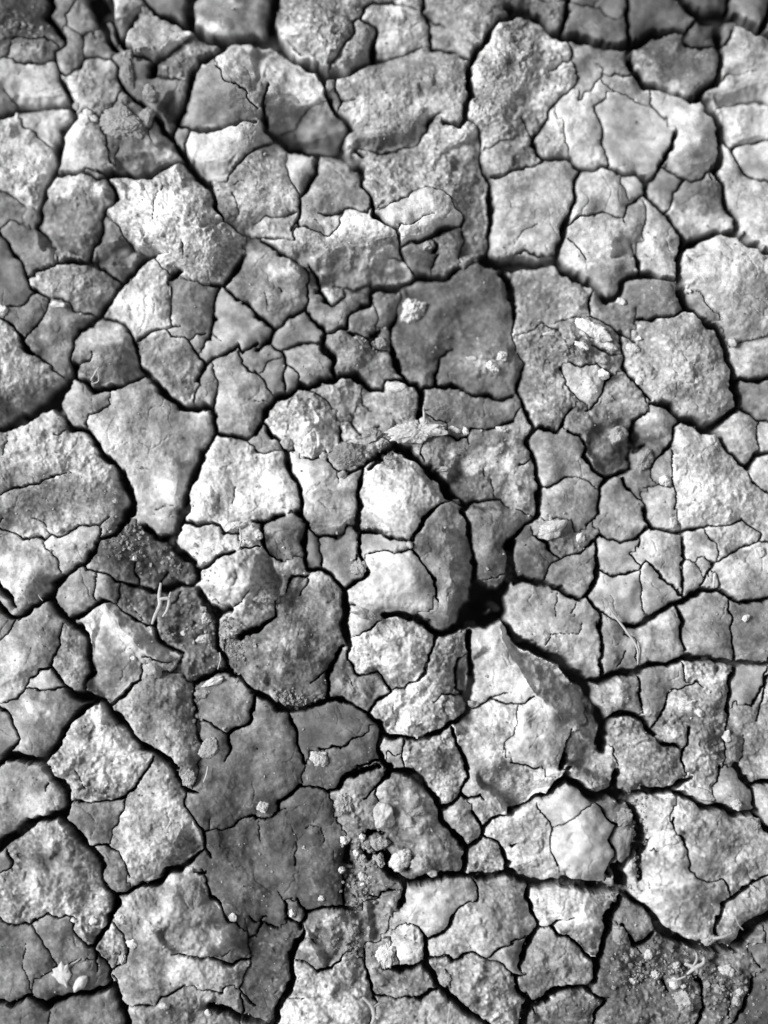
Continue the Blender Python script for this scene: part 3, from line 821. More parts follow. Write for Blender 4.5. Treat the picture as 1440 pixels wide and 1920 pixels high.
# relief: F slope ridge | far side;  B height x y rx ry turn;  A tone factor, patch outline: damp and dry mud, painted facet shade, painted lit crests
FEATS = """@0,0
F 1.1 640,110 700,85 800,25 | 860,80 750,130 690,200 650,180
F .8 60,540 200,535 370,540 | 395,580 220,600 110,612
F 1.2 770,280 830,270 900,290 960,220 | 1010,240 900,330 780,330
F .25 270,1110 400,1090 560,1060 | 640,1200 520,1440 240,1400 210,1220
F .9 560,1370 660,1345 700,1310 | 760,1410 720,1480 520,1480
F .8 700,1290 760,1370 870,1385 | 940,1410 850,1440 740,1420
F .55 1130,340 1240,375 1330,490 1430,560 | 1480,660 1220,710 1010,690 1050,500
F .3 1130,340 1240,375 1330,490 1430,560 | 1500,300 1300,240 1180,300
F .9 1085,890 1130,925 1280,900 1330,850 | 1290,960 1160,1015
F .5 770,870 860,850 900,880 | 960,930 850,980 660,960 660,900
F .9 1060,400 1000,500 1010,560 | 1020,610 980,700 900,600
A .7 540,740 470,690 560,690 590,760
F .6 1040,1230 1200,1200 | 1240,1240 1180,1280 1050,1270
B 8 1000,1380 150 70 10
B 10 700,1260 200 60 20
@480,0
F .5 60,525 290,575 350,560 | 520,700 490,850 180,830 60,720 40,620
F .35 60,525 200,545 350,560 | 360,430 200,330 0,260 0,400
F .9 110,195 250,195 370,245 390,290 | 380,350 300,300 200,250
F .9 535,80 510,160 440,290 | 400,350 470,340 545,200 545,110
F .9 590,770 740,755 850,735 900,670 | 990,670 940,740 870,820 690,845 550,830
F .9 450,340 560,325 650,295 | 655,345 580,370 450,395
F .9 220,795 390,765 490,720 | 485,850 300,850 150,825
F .45 1040,850 1130,1000 1160,1200 | 1150,1440 1310,1440 1290,1000 1250,750
F .5 390,925 545,915 | 560,860 370,880
F .7 230,1350 430,1400 620,1385 790,1310 | 860,1560 650,1640 350,1600 200,1480
F 1.2 830,1340 960,1300 1100,1225 | 1160,1240 1060,1300 830,1380
A .7 800,350 1000,330 1190,320 1190,480 900,560
B 7 750,650 180 90 0
B -4 900,540 90 40 10
@960,0
A .75 720,260 1160,260 1150,120 1000,190
F .8 1110,530 1300,480 1440,460 | 1445,580 1250,585 1160,600
F .6 900,800 1000,910 1140,900 | 1140,950 1050,1005 960,1010 860,930
F .7 1180,640 1290,760 1440,760 | 1440,790 1280,810 1200,760
A .6 -20,90 200,160 150,330 -20,400
B 8 1040,700 110 180 10
F .35 640,1270 760,1250 | 760,1440 560,1440
@0,480
F .35 -10,740 120,700 320,690 | 300,810 180,880 60,940 -10,950
F .3 430,530 520,530 700,480 | 820,660 700,715 560,730 430,610
F .6 1000,1160 980,1350 | 1060,1310 1100,1180
B -7 830,1200 110 70 30
B 6 640,960 120 130 30
F .3 180,200 400,240 520,200 | 600,260 520,330 350,250
F .35 700,1250 640,1160 | 500,960 560,1100
A .7 860,560 1000,520 1110,640 900,660
B -5 260,920 60 70 0
@480,480
A .72 70,140 130,130 240,90 300,100 290,280 100,390
B 9 160,85 90 40 -10
F .45 690,1195 850,1180 990,1290 | 1100,1390 1010,1220 860,1120 720,1090
F .4 1130,1155 1250,1200 1450,1180 | 1450,1430 1170,1410 1080,1330
B 9 430,1260 160 60 0
B -6 540,760 70 60 0
B 5 1250,1080 220 90 0
A .8 680,640 800,560 780,470 640,520
@960,480
F .5 1060,120 1150,290 1300,430 | 1200,490 1100,340 970,280 960,170
F .35 1060,120 1180,40 1440,130 | 1445,0 1000,0
B 8 960,560 150 120 20
B -4 900,690 130 70 10
F .5 420,960 620,900 | 700,1000 660,1180 540,1230 410,1080
F .6 750,900 840,990 900,1040 | 790,1070 670,1060 670,960
B 6 220,720 110 100 0
F .6 1280,1090 1350,1120 1400,1050 | 1340,1190 1250,1130
B -5 1340,800 70 40 0
@0,960
F .7/38 580,510 720,690 830,820 930,860 | 1010,850 960,760 830,650 700,570 650,500
F .3 560,530 640,650 760,760 | 800,900 620,1060 500,1000 500,800
F .3 -20,620 200,380 | 330,360 260,470 120,520
F .35 -10,1000 130,880 300,800 | 280,880 170,940 130,1000
B 7 1250,310 110 80 20
B 6 640,1300 110 30 40
B 6 560,1380 90 30 40
B 6 440,1320 60 90 0
B 7 170,1110 90 40 50
@480,960
F .55 1050,60 1090,300 1070,480 | 1110,660 1240,420 1210,150
F .4 560,480 700,520 900,540 | 960,620 800,570 520,530
F .85 590,865 700,855 860,900 940,850 | 975,820 860,1010 750,975
F .8 1130,740 1080,860 1095,980 | 1150,1030 1190,800
F .35 620,700 760,690 980,690 | 980,640 900,590 760,600 640,650
B 8 740,760 110 60 0
B 5 140,770 90 100 0
B -5 390,470 60 40 0
F .4 1000,950 900,1150 | 1000,1240 700,1230
F .8 300,60 480,80 540,30 | 560,80 480,125 350,130
@960,960
F 1.2/85 -80,660 -30,770 30,880 90,960 140,1040 330,1200 480,1330 | 490,1190 390,990 250,890 60,790 -10,700 -50,645
F .3 -10,840 90,960 140,1040 | 0,1200 -300,1250 -310,900 -150,760
F .7 -40,1390 100,1400 280,1410 | 290,1440 100,1480 -60,1450
F .6 430,1330 560,1420 | 540,1500 440,1480 300,1400
B 6 760,680 40 110 -10
B 6 560,260 100 70 0
B 8 1000,1090 120 50 -15
B 5 660,500 130 80 0
F .35 20,640 300,840 450,940 | 420,960 200,810 0,700
B 6 1120,1390 140 60 -10
@0,1440
F .6 1010,320 990,450 910,530 | 920,590 1010,560 1140,450 1070,320
F .5 1130,640 1110,760 1190,880 1290,950 | 1320,1000 1340,900 1180,740
F .4 960,850 1060,900 1180,1050 | 1000,1060 900,940
B 9 960,700 60 130 20
B 10 1260,940 60 60 0
B -6 1050,900 90 70 30
F .45 250,160 280,220 150,300 | 230,290 330,260 370,170
B -4 300,520 90 50 -15
B 4 280,640 160 70 0
@480,1440
A .75 900,300 1050,260 1050,380 900,400
A .8 820,330 700,370 860,460 940,400
F .5 760,340 900,330 | 860,460 740,440
B 5 1070,500 90 90 0
B 9 1010,760 140 110 -20
B -4 330,600 40 30 30
B -14 520,560 60 180 5
B 4 1330,780 160 100 -20
A .6 400,560 500,430 560,800 420,770 340,740
F .6 700,760 760,870 720,960 | 650,950 640,760
F .5 260,860 480,850 | 500,1000 400,1130 330,1000
@960,1440
F .5 270,560 420,600 540,560 | 540,650 320,650
F .35 790,350 760,560 740,700 | 700,600 730,400
A .62 900,700 1100,640 1210,660 1210,760 1130,950 900,860 820,790
F .5 200,800 440,900 540,880 | 480,1080 330,960 220,880
B 7 950,650 130 80 30
F .4 900,230 1100,260 1300,330 | 1400,300 1180,240 800,140
F .4 120,1300 300,1260 | 540,1300 460,1440 130,1440
F .8 1180,980 1300,880 1400,800 | 1440,840 1340,900 1260,1030
F .7 320,20 450,110 560,60 | 580,-20 600,20 450,170 310,70
@960,1440
F 1.0/60 -170,-10 -60,0 60,-40 180,-20 290,20 | 270,75 100,190 -20,240 -180,60
@960,480
A 1.6 270,10 330,0 460,40 430,110 300,50
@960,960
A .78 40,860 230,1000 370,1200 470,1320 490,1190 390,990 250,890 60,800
@0,0
B 34 2340,3030 330 480 0
B 34 1290,510 390 210 10
B 30 1020,1260 330 250 25
B 20 1950,1330 300 150 -10
B 22 2370,1180 240 150 0
B 42 1330,3240 200 200 0
F .6/50 1400,3120 1450,3260 1420,3400 | 1540,3420 1580,3260 1520,3120
B 24 4080,1590 330 230 20
B -16 2560,1800 330 300 0
B -22 1500,4830 380 330 0
B -18 990,3400 240 240 0
B 10 1650,3540 260 280 0
B 16 2800,330 260 330 0
B 24 3290,4770 210 240 0
B 16 2280,3690 220 180 0
B 14 330,4950 350 300 0
B 16 2280,4620 260 240 0
B 16 3840,4950 330 330 0
B 14 300,2650 380 260 0
B 14 3750,2060 290 280 0
B 14 560,1980 200 130 0
B 12 540,4230 260 220 0
B 14 1740,150 260 160 0
B 12 1500,1070 210 170 0
B 12 3360,1410 260 200 0
B 18 2950,4150 330 260 30
B 14 1030,5200 180 220 0
B 10 2700,5200 330 220 0
B -10 3700,5500 500 260 0
B -14 2060,5150 140 380 5
B 12 190,3690 230 220 0
B 10 4000,2720 260 330 0
B -10 3450,4200 220 180 0
C 3.1 2060,2450 280 150 0
C 2.5 1100,3450 230 330 0
C 2.5 1320,3230 180 200 0
C 3.1 2020,5050 130 330 0
C 2.5 2100,4530 220 140 0
C 2.5 3330,2000 270 210 0
C 2.5 3950,5480 420 140 0
C 3.1 1640,3940 130 50 0
C 2.5 2740,2040 140 90 0
C 2.5 650,660 200 120 0
C 2.5 70,120 130 90 0
C 1.9 3780,4100 330 170 0
C 2.6 3100,3760 130 160 40
B -13 1440,5400 170 420 5
B -12 1120,4050 70 330 -3
@0,0
A .55 0,950 80,960 200,1010 250,1060 200,1120 0,1090
A 1.5 370,430 440,400 470,500 420,540 380,500
A .7 560,360 680,420 660,560 560,480
A 2.6 770,870 860,790 910,860 880,890
A 2.3 920,890 980,840 1030,880 960,920
A 2.6 290,1010 400,980 580,1030 540,1060 400,1080 300,1130 290,1080
A 1.3 560,1330 680,1260 700,1310 580,1370
A 1.5 1040,1350 1280,1370 1240,1440 1060,1440
A .65 1200,1080 1320,1130 1400,1250 1440,1400 1300,1290 1230,1180
A 1.5 1200,1050 1310,1100 1320,1130 1220,1110
A 1.7 1050,270 1100,330 1060,350
A 2.2 1100,120 1270,190 1330,170 1240,150 1110,90
A 1.6 1290,0 1440,0 1440,110 1400,100
@480,0
A 1.35 480,450 700,380 850,560 900,650 620,740 560,600
A 1.7 610,890 780,890 860,1060 700,1130 620,1000
A 1.2 80,900 200,1000 220,1150 60,1200
A 1.5 180,890 310,890 300,950 190,950
A 1.8 380,900 530,900 530,960 380,950
A 1.5 280,1230 500,1190 640,1170 770,1290 600,1370 480,1330
A 1.6 990,130 1060,150 1010,200
A 2 1160,60 1230,30 1220,90
@960,0
A 2.6 700,280 730,290 780,400 900,460 1020,520 960,545 830,500 720,420
A .6 0,830 120,830 100,900 0,930
A .75 360,790 480,800 480,880 400,850
A .7 900,830 1130,850 1100,1000 960,1010
A 2.5 790,1050 910,1140 890,1170 780,1080
A 1.9 920,1180 1200,1200 1270,1270 1000,1320
A .7 1000,1020 1170,1020 1190,1120 1050,1100
A 1.5 480,1230 620,1250 700,1330 640,1440 470,1440
A .6 870,1330 940,1320 940,1420 860,1400
@0,480
A 1.5 0,510 100,560 200,580 300,680 200,700 0,690
A .75 0,740 200,720 300,700 280,820 100,900 0,930
A 1.4 190,110 260,200 400,240 480,170 520,200 400,260 210,190
A 1.4 680,260 780,180 900,260 930,370 780,440 700,350
A 1.6 420,460 560,380 700,440 640,490 500,520 420,540
A .75 430,560 560,520 740,480 790,640 560,710
A 1.9 830,630 880,640 960,750 1060,820 1000,830 900,750
A .75 820,880 1150,880 1180,1000 1050,1060 850,980
A 1.4 560,920 700,930 760,1100 900,1230 980,1330 800,1380 740,1230 640,1120 540,1020
A 1.35 240,1060 480,1020 540,1130 420,1230 250,1250 120,1250
A .75 250,1290 560,1260 680,1380 660,1440 150,1440
@480,480
A .62 350,120 600,60 860,60 860,180 640,250 480,230 380,180
A 2.2 80,70 200,50 240,90 130,130 90,140
A 1.6 20,180 90,200 70,230
A 1.7 90,340 180,300 130,370
A 1.4 820,640 1000,560 1000,720 930,740
A .8 1120,540 1250,440 1280,520 1150,560
A 1.3 1150,580 1440,560 1440,740 1180,720
A 1.5 640,560 780,620 760,690 660,650
A 1.4 230,870 350,900 430,1040 360,1120 200,1100 120,960
A 1.9 1110,1120 1250,1100 1440,1120 1440,1200 1230,1220 1130,1170
A .7 1100,1210 1440,1220 1440,1400 1180,1400
A .6 720,1140 860,1130 960,1260 800,1220 700,1200
A 1.4 620,1250 760,1280 720,1440 600,1440
A 1.4 250,1240 430,1200 440,1300 290,1400
@960,480
A .75 740,720 950,680 1050,750 960,860 800,800
A 1.3 820,450 980,400 1100,560 920,650 840,560
A .6 410,960 560,920 540,1000 640,1100 420,1090
A 1.8 740,930 800,880 840,980
A .6 680,990 800,980 840,1060 680,1060
A 1.5 110,860 330,850 280,930 120,950
A 1.4 1170,960 1250,960 1370,1110 1320,1150
A .8 30,200 200,180 240,330 60,340
@0,960
A 1.5 0,280 100,250 230,320 180,420 120,490 20,390
A .65 170,380 330,300 340,360 250,470 180,460
A .75 60,690 330,640 320,800 250,880 80,780
A 1.5 300,830 400,790 470,760 460,830 370,870 340,930
A 1.8 470,590 570,510 640,530 700,680 830,820 760,770 650,680 560,640 540,850 490,800
A .7 560,650 650,700 760,840 780,920 600,1040 520,900
A 2 130,1020 230,1050 340,1190 310,1230 230,1160 150,1090
A 1.6 830,1230 960,1190 1040,1200 1090,1380 900,1390
A 1.4 420,1290 500,1250 700,1290 760,1370 600,1440 440,1400
@480,960
A 1.9 30,770 130,650 230,740 220,860 140,910 60,850
A 1.4 290,340 380,340 340,400
A 1.6 60,90 130,80 110,150 60,160
A .5 690,880 800,900 860,960 860,1010 750,980
A .55 680,640 760,610 740,690 650,690
A 1.5 950,950 1050,900 1090,960 1000,1060
A .6 850,1350 1000,1330 1110,1380 1120,1440 850,1440
A 1.6 500,970 680,980 620,1040
@960,960
A 2.2 80,160 130,140 170,170 120,190
A 1.7 300,260 460,220 440,300
A 1.35 190,740 340,680 500,720 480,880 380,880
A .75 0,450 180,460 120,640 0,620
A 1.6 720,650 820,620 840,740 760,770
A 1.7 530,1010 620,980 640,1040 560,1060
A 1.8 960,1060 1040,1050 1040,1110 940,1120
A 1.6 880,1210 970,1220 940,1300 890,1270
A 1.7 1000,1230 1060,1300 1150,1360 1120,1440 990,1440
A 1.6 1170,300 1300,250 1340,290 1200,380
@0,1440
A 1.5 110,600 250,570 360,700 380,800 200,720
A .6 100,510 280,450 380,520 300,550 120,530
A 1.5 640,370 700,350 850,450 960,470 1010,350 1030,280 990,470 900,560 720,560
A .6 920,540 1010,450 1070,330 1130,430 1020,550
A 1.5 220,70 290,130 270,230 100,320 220,230 250,170
A 1.5 890,720 970,560 1110,570 1100,720 980,740 960,860 880,880
A 1.4 1180,900 1290,890 1270,990 1130,1000
A .6 980,880 1080,860 1100,980 1000,960
A .7 740,1010 960,990 1000,1100 760,1110
A 1.4 1030,1100 1300,1110 1340,1220 1140,1240 1070,1200
A .65 480,110 700,50 800,30 740,120 640,170 500,170
@480,1440
A 2.2 350,860 490,850 480,890 360,890
A 1.7 240,990 330,1000 340,1050 240,1040
A 1.4 880,730 1100,730 1100,850 950,900 880,800
A 1.5 160,1320 290,1330 270,1440 140,1440
A 1.5 420,1330 540,1320 560,1420 430,1440
A 1.5 700,80 840,60 870,140 780,200 700,160
A 1.2 0,690 130,720 180,830 100,880 0,850
@960,1440
A 1.4 790,350 940,400 960,560 1080,640 920,720 760,700 740,600
A 1.4 400,770 540,770 520,880 380,860
A .6 250,880 400,870 500,930 470,1050 300,950
A 1.4 240,980 350,960 430,1060 300,1100
A 2 180,1310 400,1270 440,1290 260,1330 150,1430
@0,0
A 1.55 1150,330 1400,455 1500,490 1740,580 1810,570 1700,420 1500,320 1280,290
A .82 1120,390 1240,410 1420,600 1430,680 1200,710 1020,690
A .8 1500,560 1700,590 1740,640 1690,740 1560,730
A .7 900,420 1050,440 1000,620 960,720 890,600
A .7 640,60 860,60 700,200 640,150"""
# loose pieces: x,y,w,h,turn,height,tone,rough | kind | label
CLODS = """@0,0
845,525,90,105,10,14,5,2|mud_clod|rounded lump upper of two standing in a row on the dark smooth wedge, upper left
690,690,280,215,12,26,5,2|mud_clod|wide crumbly grey clod with white lumps along its top edge, upper left
825,665,95,125,20,14,5,2|mud_clod|rounded lump leaning on the right of the wide crumbly clod, upper left
725,415,85,190,-8,16,4,2|mud_clod|tall curled brown-grey clod with a pale centre, below the pale angular chunk
520,665,70,45,20,8,8,2|mud_clod|small white lump at the left foot of the wide crumbly clod
430,600,45,50,0,8,6,2|mud_clod|small pale lump in the crack corner above the smooth white plate
700,560,70,70,0,8,4,3|mud_clod|small dark lump touching the top of the wide crumbly clod
@480,0
970,1380,75,55,-20,10,6,2|mud_clod|pale pebble-like clod in the black undercut of the white rounded boulder
415,480,60,90,15,8,5,2|mud_clod|grey chip standing in the crack beside the wide pale plate, top centre
@0,480
325,275,90,45,5,8,9,0|pebble|flat white pebble at a crack junction left of centre
15,305,60,70,0,10,8,0|pebble|white pebble cut by the left edge above a thin crack
@480,480
880,305,155,165,5,22,8,3|mud_clod|pale squarish clod alone on the big smooth dark grey plate
270,45,70,42,20,8,5,1|pebble|small flat grey pebble in the crack left of the pale blocky plate, upper centre
700,485,80,80,20,12,6,2|mud_clod|pale lump in the crumb hole left of the big smooth dark plate
785,738,120,60,5,9,8,0|pebble|white lens-shaped pebble on the upper edge of the centre plate
900,985,360,150,-3,20,7,3|mud_flake|jagged pale crust flake jutting above the oval plate
520,1120,240,150,8,18,4,2|mud_flake|thick grey curled flake tipped over the shoulder of the oval plate
660,1010,150,90,-15,16,5,3|mud_clod|crumbly lump between the grey curled flake and the jagged flake
170,1050,75,70,30,8,6,1|mud_clod|small pale corner lump beside the crack left of the grey curled flake
380,1130,50,60,0,10,7,2|mud_clod|small white lump left of the grey curled flake
480,1230,60,55,20,10,6,1|mud_clod|small pale chip under the grey curled flake
1330,625,90,60,25,9,9,3|mud_clod|white crumb lower left of a group on the big smooth dark plate
1385,560,65,70,0,9,8,3|mud_clod|white crumb upper right of a group on the big smooth dark plate
1215,580,80,40,10,7,7,2|mud_clod|flat pale crumb left of the white crumbs on the big smooth dark plate
1060,1200,60,35,0,8,6,1|pebble|small pale pebble in the dark crack right of the oval plate top
1125,1385,50,40,20,8,5,1|pebble|grey pebble at the crack corner right of the oval plate
1385,975,80,40,20,8,8,2|mud_clod|white flat crumb by the crack end right of the jagged flake
1120,975,80,35,20,8,8,2|mud_clod|white crumb just right of the jagged flake's tip
1180,985,60,45,60,8,8,2|mud_clod|white crumb second from the jagged flake's tip
@960,480
455,415,250,95,32,12,9,1|mud_flake|largest white flake, long and slanting, in the rubble left of the big round plate
400,505,110,45,28,8,9,1|mud_flake|short white flake right below the largest white flake
550,510,115,50,20,9,8,1|mud_flake|pale blunt flake at the lower end of the largest white flake
205,440,85,32,5,6,8,1|mud_flake|thin white sliver flake at the left of the rubble
510,670,78,75,10,12,9,1|part|white cube-shaped clod at the right tip of the white triangular tile
680,525,90,75,20,11,8,2|mud_clod|white knobbly clod on the left rim of the big round pale plate
718,465,45,36,0,8,9,0|pebble|small white bead above the knobbly clod on the big round plate's rim
605,418,45,40,0,8,8,1|pebble|pale bead in the crack above the knobbly clod
505,585,70,55,0,9,6,1|mud_clod|grey rounded clod between the white flakes and the thin crack
720,700,50,60,40,9,8,1|mud_clod|pale chip on the left lower rim of the big round plate
590,1005,120,130,25,16,6,2|mud_clod|rounded grey lump in a shaded hollow under the big round plate
740,1150,110,170,15,16,5,2|mud_clod|upright grey clod standing between cracks, right of the shaded hollow
865,1260,80,70,20,10,8,2|part|white lump at the foot of the fine line beside the bright pointed plate
615,260,60,45,30,8,8,2|mud_clod|white lump at the tip of the half-round grey plate
1240,485,50,60,-20,9,7,0|pebble|pale bead at the outer side of the crack round the big round plate
75,970,60,80,15,8,6,1|mud_clod|pale piece in the left corner of the crack right of centre
@0,960
1160,600,72,75,30,12,7,2|mud_clod|pale pebble-like clod right of the forked twig
1035,680,48,42,0,8,8,2|mud_clod|small white lump below right of the forked twig
1140,715,85,52,-25,10,7,2|mud_clod|pale oblong clod under the pebble-like clod right of the forked twig
1200,955,150,60,-25,11,8,1|mud_flake|pale slanting flake above the grey plate with a bright rim, left of centre
1150,1020,130,60,-10,9,5,3|part|crumbly grey lump under the pale slanting flake
860,895,130,105,25,14,6,1|pebble|rounded grey stone with a white face at the foot of the ridged block
750,825,36,30,0,6,9,0|pebble|small white bead on the ridged block
805,95,24,30,20,8,8,0|pebble|small white grain at the top of the dark crumb-sprinkled plate
760,260,30,45,20,9,8,1|pebble|pale grain in the middle of the dark crumb-sprinkled plate
1120,1205,30,80,0,9,6,2|mud_clod|narrow grit clod lowest in the gritty crack at left
1110,1145,40,36,0,9,7,1|pebble|pale grain in the gritty crack above the narrow grit clod
1085,1105,34,34,0,9,5,1|pebble|grey grain topmost in the gritty crack at left
1180,1330,130,140,20,10,6,2|part|small pale crust hump below the grey plate with a bright lower right rim
1320,80,150,65,-15,11,8,2|mud_clod|white ledge crumb under the brilliant white plate
1400,170,75,45,10,9,8,2|mud_clod|white oblong crumb right of the straw fibres, below the brilliant white plate
@480,960
360,1390,125,92,8,14,7,2|mud_clod|small white clod alone on the smooth dark plate, lower centre
575,320,120,100,-30,13,6,2|mud_clod|pale lump squeezed in the crack left of the boot-shaped smooth plate
620,580,190,75,12,10,5,3|mud_flake|thin crumbly flake bridging the crack above the white crusty plate
1205,640,80,70,10,12,1,2|mud_clod|dark round lump at the bottom of the deep black hole
1330,530,90,60,30,14,1,2|mud_clod|dark lump stuck in the right side of the deep black hole
865,185,50,40,30,8,7,1|pebble|white grain where cracks meet on the oval plate
960,855,30,42,30,8,7,1|pebble|pale grain in the crack right of the white crusty plate
1220,1075,60,45,0,9,5,1|pebble|grey grain at the left corner of the wedge block's lower crack
40,470,150,120,-10,14,6,3|mud_clod|layered crumbly clod at the right foot of the pale boulder by the forked twig
15,130,50,70,-20,10,8,2|mud_clod|small white wedge right of the fibres below the brilliant white plate
@960,960
225,100,180,110,-15,16,7,1|mud_clod|white smooth lump above the dark smooth plate, right of the deep black hole
385,150,60,70,40,8,8,2|mud_clod|small white crumb right of the white smooth lump
905,55,60,80,20,9,7,1|pebble|pale upright pebble in the notch of a scalloped plate at right
1140,385,40,90,0,9,7,0|pebble|pale upright sliver in the crack junction at right
1085,440,50,36,0,8,4,0|pebble|grey grain in the eye of a split crack at right
1315,600,40,60,35,7,8,0|pebble|pale teardrop pebble on the plain grey plate by the right edge
1090,815,45,70,40,9,6,0|pebble|pale slanting bead lying across the long horizontal crack at right
1205,1255,75,78,15,10,9,0|stone_chip|white angular chip on the patchy plate, lower right
1055,1130,60,40,40,8,8,1|part|white pointed crumb on the rough patchy plate with white spots
985,1085,110,70,-10,9,8,2|part|broad white crumb patch on the rough patchy plate
830,1275,60,42,10,9,6,1|pebble|grey bead in the bend of the crack above the dark wrinkled plate
1390,225,70,70,0,9,8,1|part|white round knob on the rounded plate at the right edge
@0,1440
525,860,52,48,0,9,9,1|pebble|white bead on the big grey plate beside a thick crack, lower left
745,990,80,60,10,10,9,1|mud_clod|white lump on the left rim of the long humped plate
845,905,110,90,10,10,8,3|part|white chalky lump on the long humped plate
680,840,90,80,0,9,8,3|part|pale chalky lump under the thick crack, left end of the long humped plate
690,1075,50,70,10,9,7,2|pebble|pale oval piece beside the small pitted plate
1310,840,55,55,30,8,9,1|stone_chip|small white chip in the crack right of the ridged hump
925,1340,70,50,-20,8,7,2|mud_clod|pale crumb on the dark mottled plate at the bottom
1170,1380,45,50,0,8,8,1|mud_clod|small white crumb on the dark mottled plate by the bottom edge
1060,50,90,110,10,9,6,3|mud_clod|speckled grey clod caught in the crack bend left of the big damp plate
@480,1440
715,268,145,150,10,26,7,1|mud_clod|pale cube-shaped clod with flat faces, largest on the littered mound
905,215,125,135,20,22,5,2|mud_clod|grey rounded clod right of the pale cube-shaped clod
815,510,155,130,-20,22,8,2|mud_clod|pale lumpy clod on the lower part of the littered mound
690,425,135,90,12,15,6,2|mud_clod|flat grey clod below the pale cube-shaped clod
940,540,140,130,-35,18,6,2|mud_flake|grey angular flake right of the pale lumpy clod on the mound
985,590,70,50,20,10,7,2|mud_clod|pale chip at the right foot of the grey angular flake
690,520,70,90,-20,12,6,3|mud_clod|grey crumb under the flat grey clod on the mound
500,195,130,140,-10,14,6,3|mud_clod|clump of pale crumbs at the upper left of the littered mound
205,815,40,50,0,10,9,1|pebble|white bead beside a forked crack on the big damp plate's lower edge
500,405,55,60,0,10,8,3|mud_clod|white crumb leftmost above the dark trench
600,390,45,48,0,10,8,2|mud_clod|white crumb right above the dark trench
570,475,55,60,20,10,8,3|mud_clod|white crumb inside the top of the dark trench
480,575,45,45,20,9,8,3|mud_clod|white crumb on the left lip of the dark trench
600,610,70,60,30,10,7,3|mud_clod|spiky pale crumb in the middle of the dark trench
600,655,34,28,0,8,9,1|pebble|tiny white grain low in the dark trench
545,910,80,90,20,10,5,3|mud_clod|grey crumb low in the trench right of the small streaked plate
735,1050,130,190,15,12,8,3|part|whitest knob on the left side of the pale lumpy block, bottom centre
410,1280,45,28,10,6,9,0|pebble|white sliver on the chalky plate at the bottom edge
370,735,50,40,0,8,7,3|mud_clod|small pale crumb on the bottom edge of the big damp plate
35,215,70,70,20,8,7,3|mud_clod|pale crumb at the left end of the zigzag crack, lower centre
1060,1190,80,90,30,9,6,3|mud_clod|rough grey lump at a crack end, bottom right of centre
@960,1440
985,1305,165,140,20,22,6,3|mud_clod|largest rough round clod in the crumb-covered hollow at bottom right
1220,1140,130,75,28,14,7,3|mud_clod|pale oblong clod right of the white rootlets, bottom right
770,1045,55,65,10,12,7,2|mud_clod|pale upright crumb left part of the crumb-covered hollow
685,1200,65,50,0,11,7,2|mud_clod|pale crumb left of the largest rough round clod
810,1165,75,55,20,11,7,3|mud_clod|pale crumb under the small bead cluster, bottom right
925,1110,60,45,-45,11,7,2|mud_clod|pale oblong crumb left of the white rootlets
910,1215,60,70,-30,12,8,2|mud_clod|pale bud-like crumb above the largest rough round clod
965,1225,34,34,0,9,7,1|pebble|round grain right of the bud-like crumb
605,945,90,110,10,14,5,2|mud_clod|rounded grey lump beside the black crack, bottom right
1280,1255,60,45,0,10,7,3|mud_clod|pale crumb in the dark lower right corner hollow
1265,1310,55,60,10,10,6,3|mud_clod|grey crumb below another in the lower right corner hollow
1165,1240,90,55,10,10,6,3|mud_clod|crumbly lump below the pale oblong clod, bottom right
1095,1215,50,50,0,10,5,2|mud_clod|grey crumb left of the crumbly lump, bottom right
1265,205,75,75,10,10,7,2|mud_clod|pale knob on the grey narrow plate at the right, above a thick crack
625,430,100,200,5,14,4,1|part|grey rounded slab clinging to the right side of the pale pentagon
635,270,110,120,-20,12,5,2|part|grey lump at the upper right shoulder of the pale pentagon
1070,150,180,70,25,12,7,1|mud_flake|white long flake on the lower edge of the patchy ground, right of the wrinkled plate
1345,320,110,110,30,12,5,2|mud_clod|grey block at the right end of the thick crack, lower right
770,385,40,36,0,9,8,2|pebble|white grain on the rim of the gritty wide crack, lower right
745,490,34,30,0,9,7,1|pebble|grey grain halfway down the gritty wide crack, lower right
570,735,40,36,0,9,5,1|pebble|small grain in the dark junction under the pale pentagon
865,400,150,110,-5,9,9,2|part|white block at the left rim of the big bright lower right plate
1115,965,110,60,-20,12,6,3|mud_clod|crumbly lump over the black gap, left of the twig bits at bottom right"""
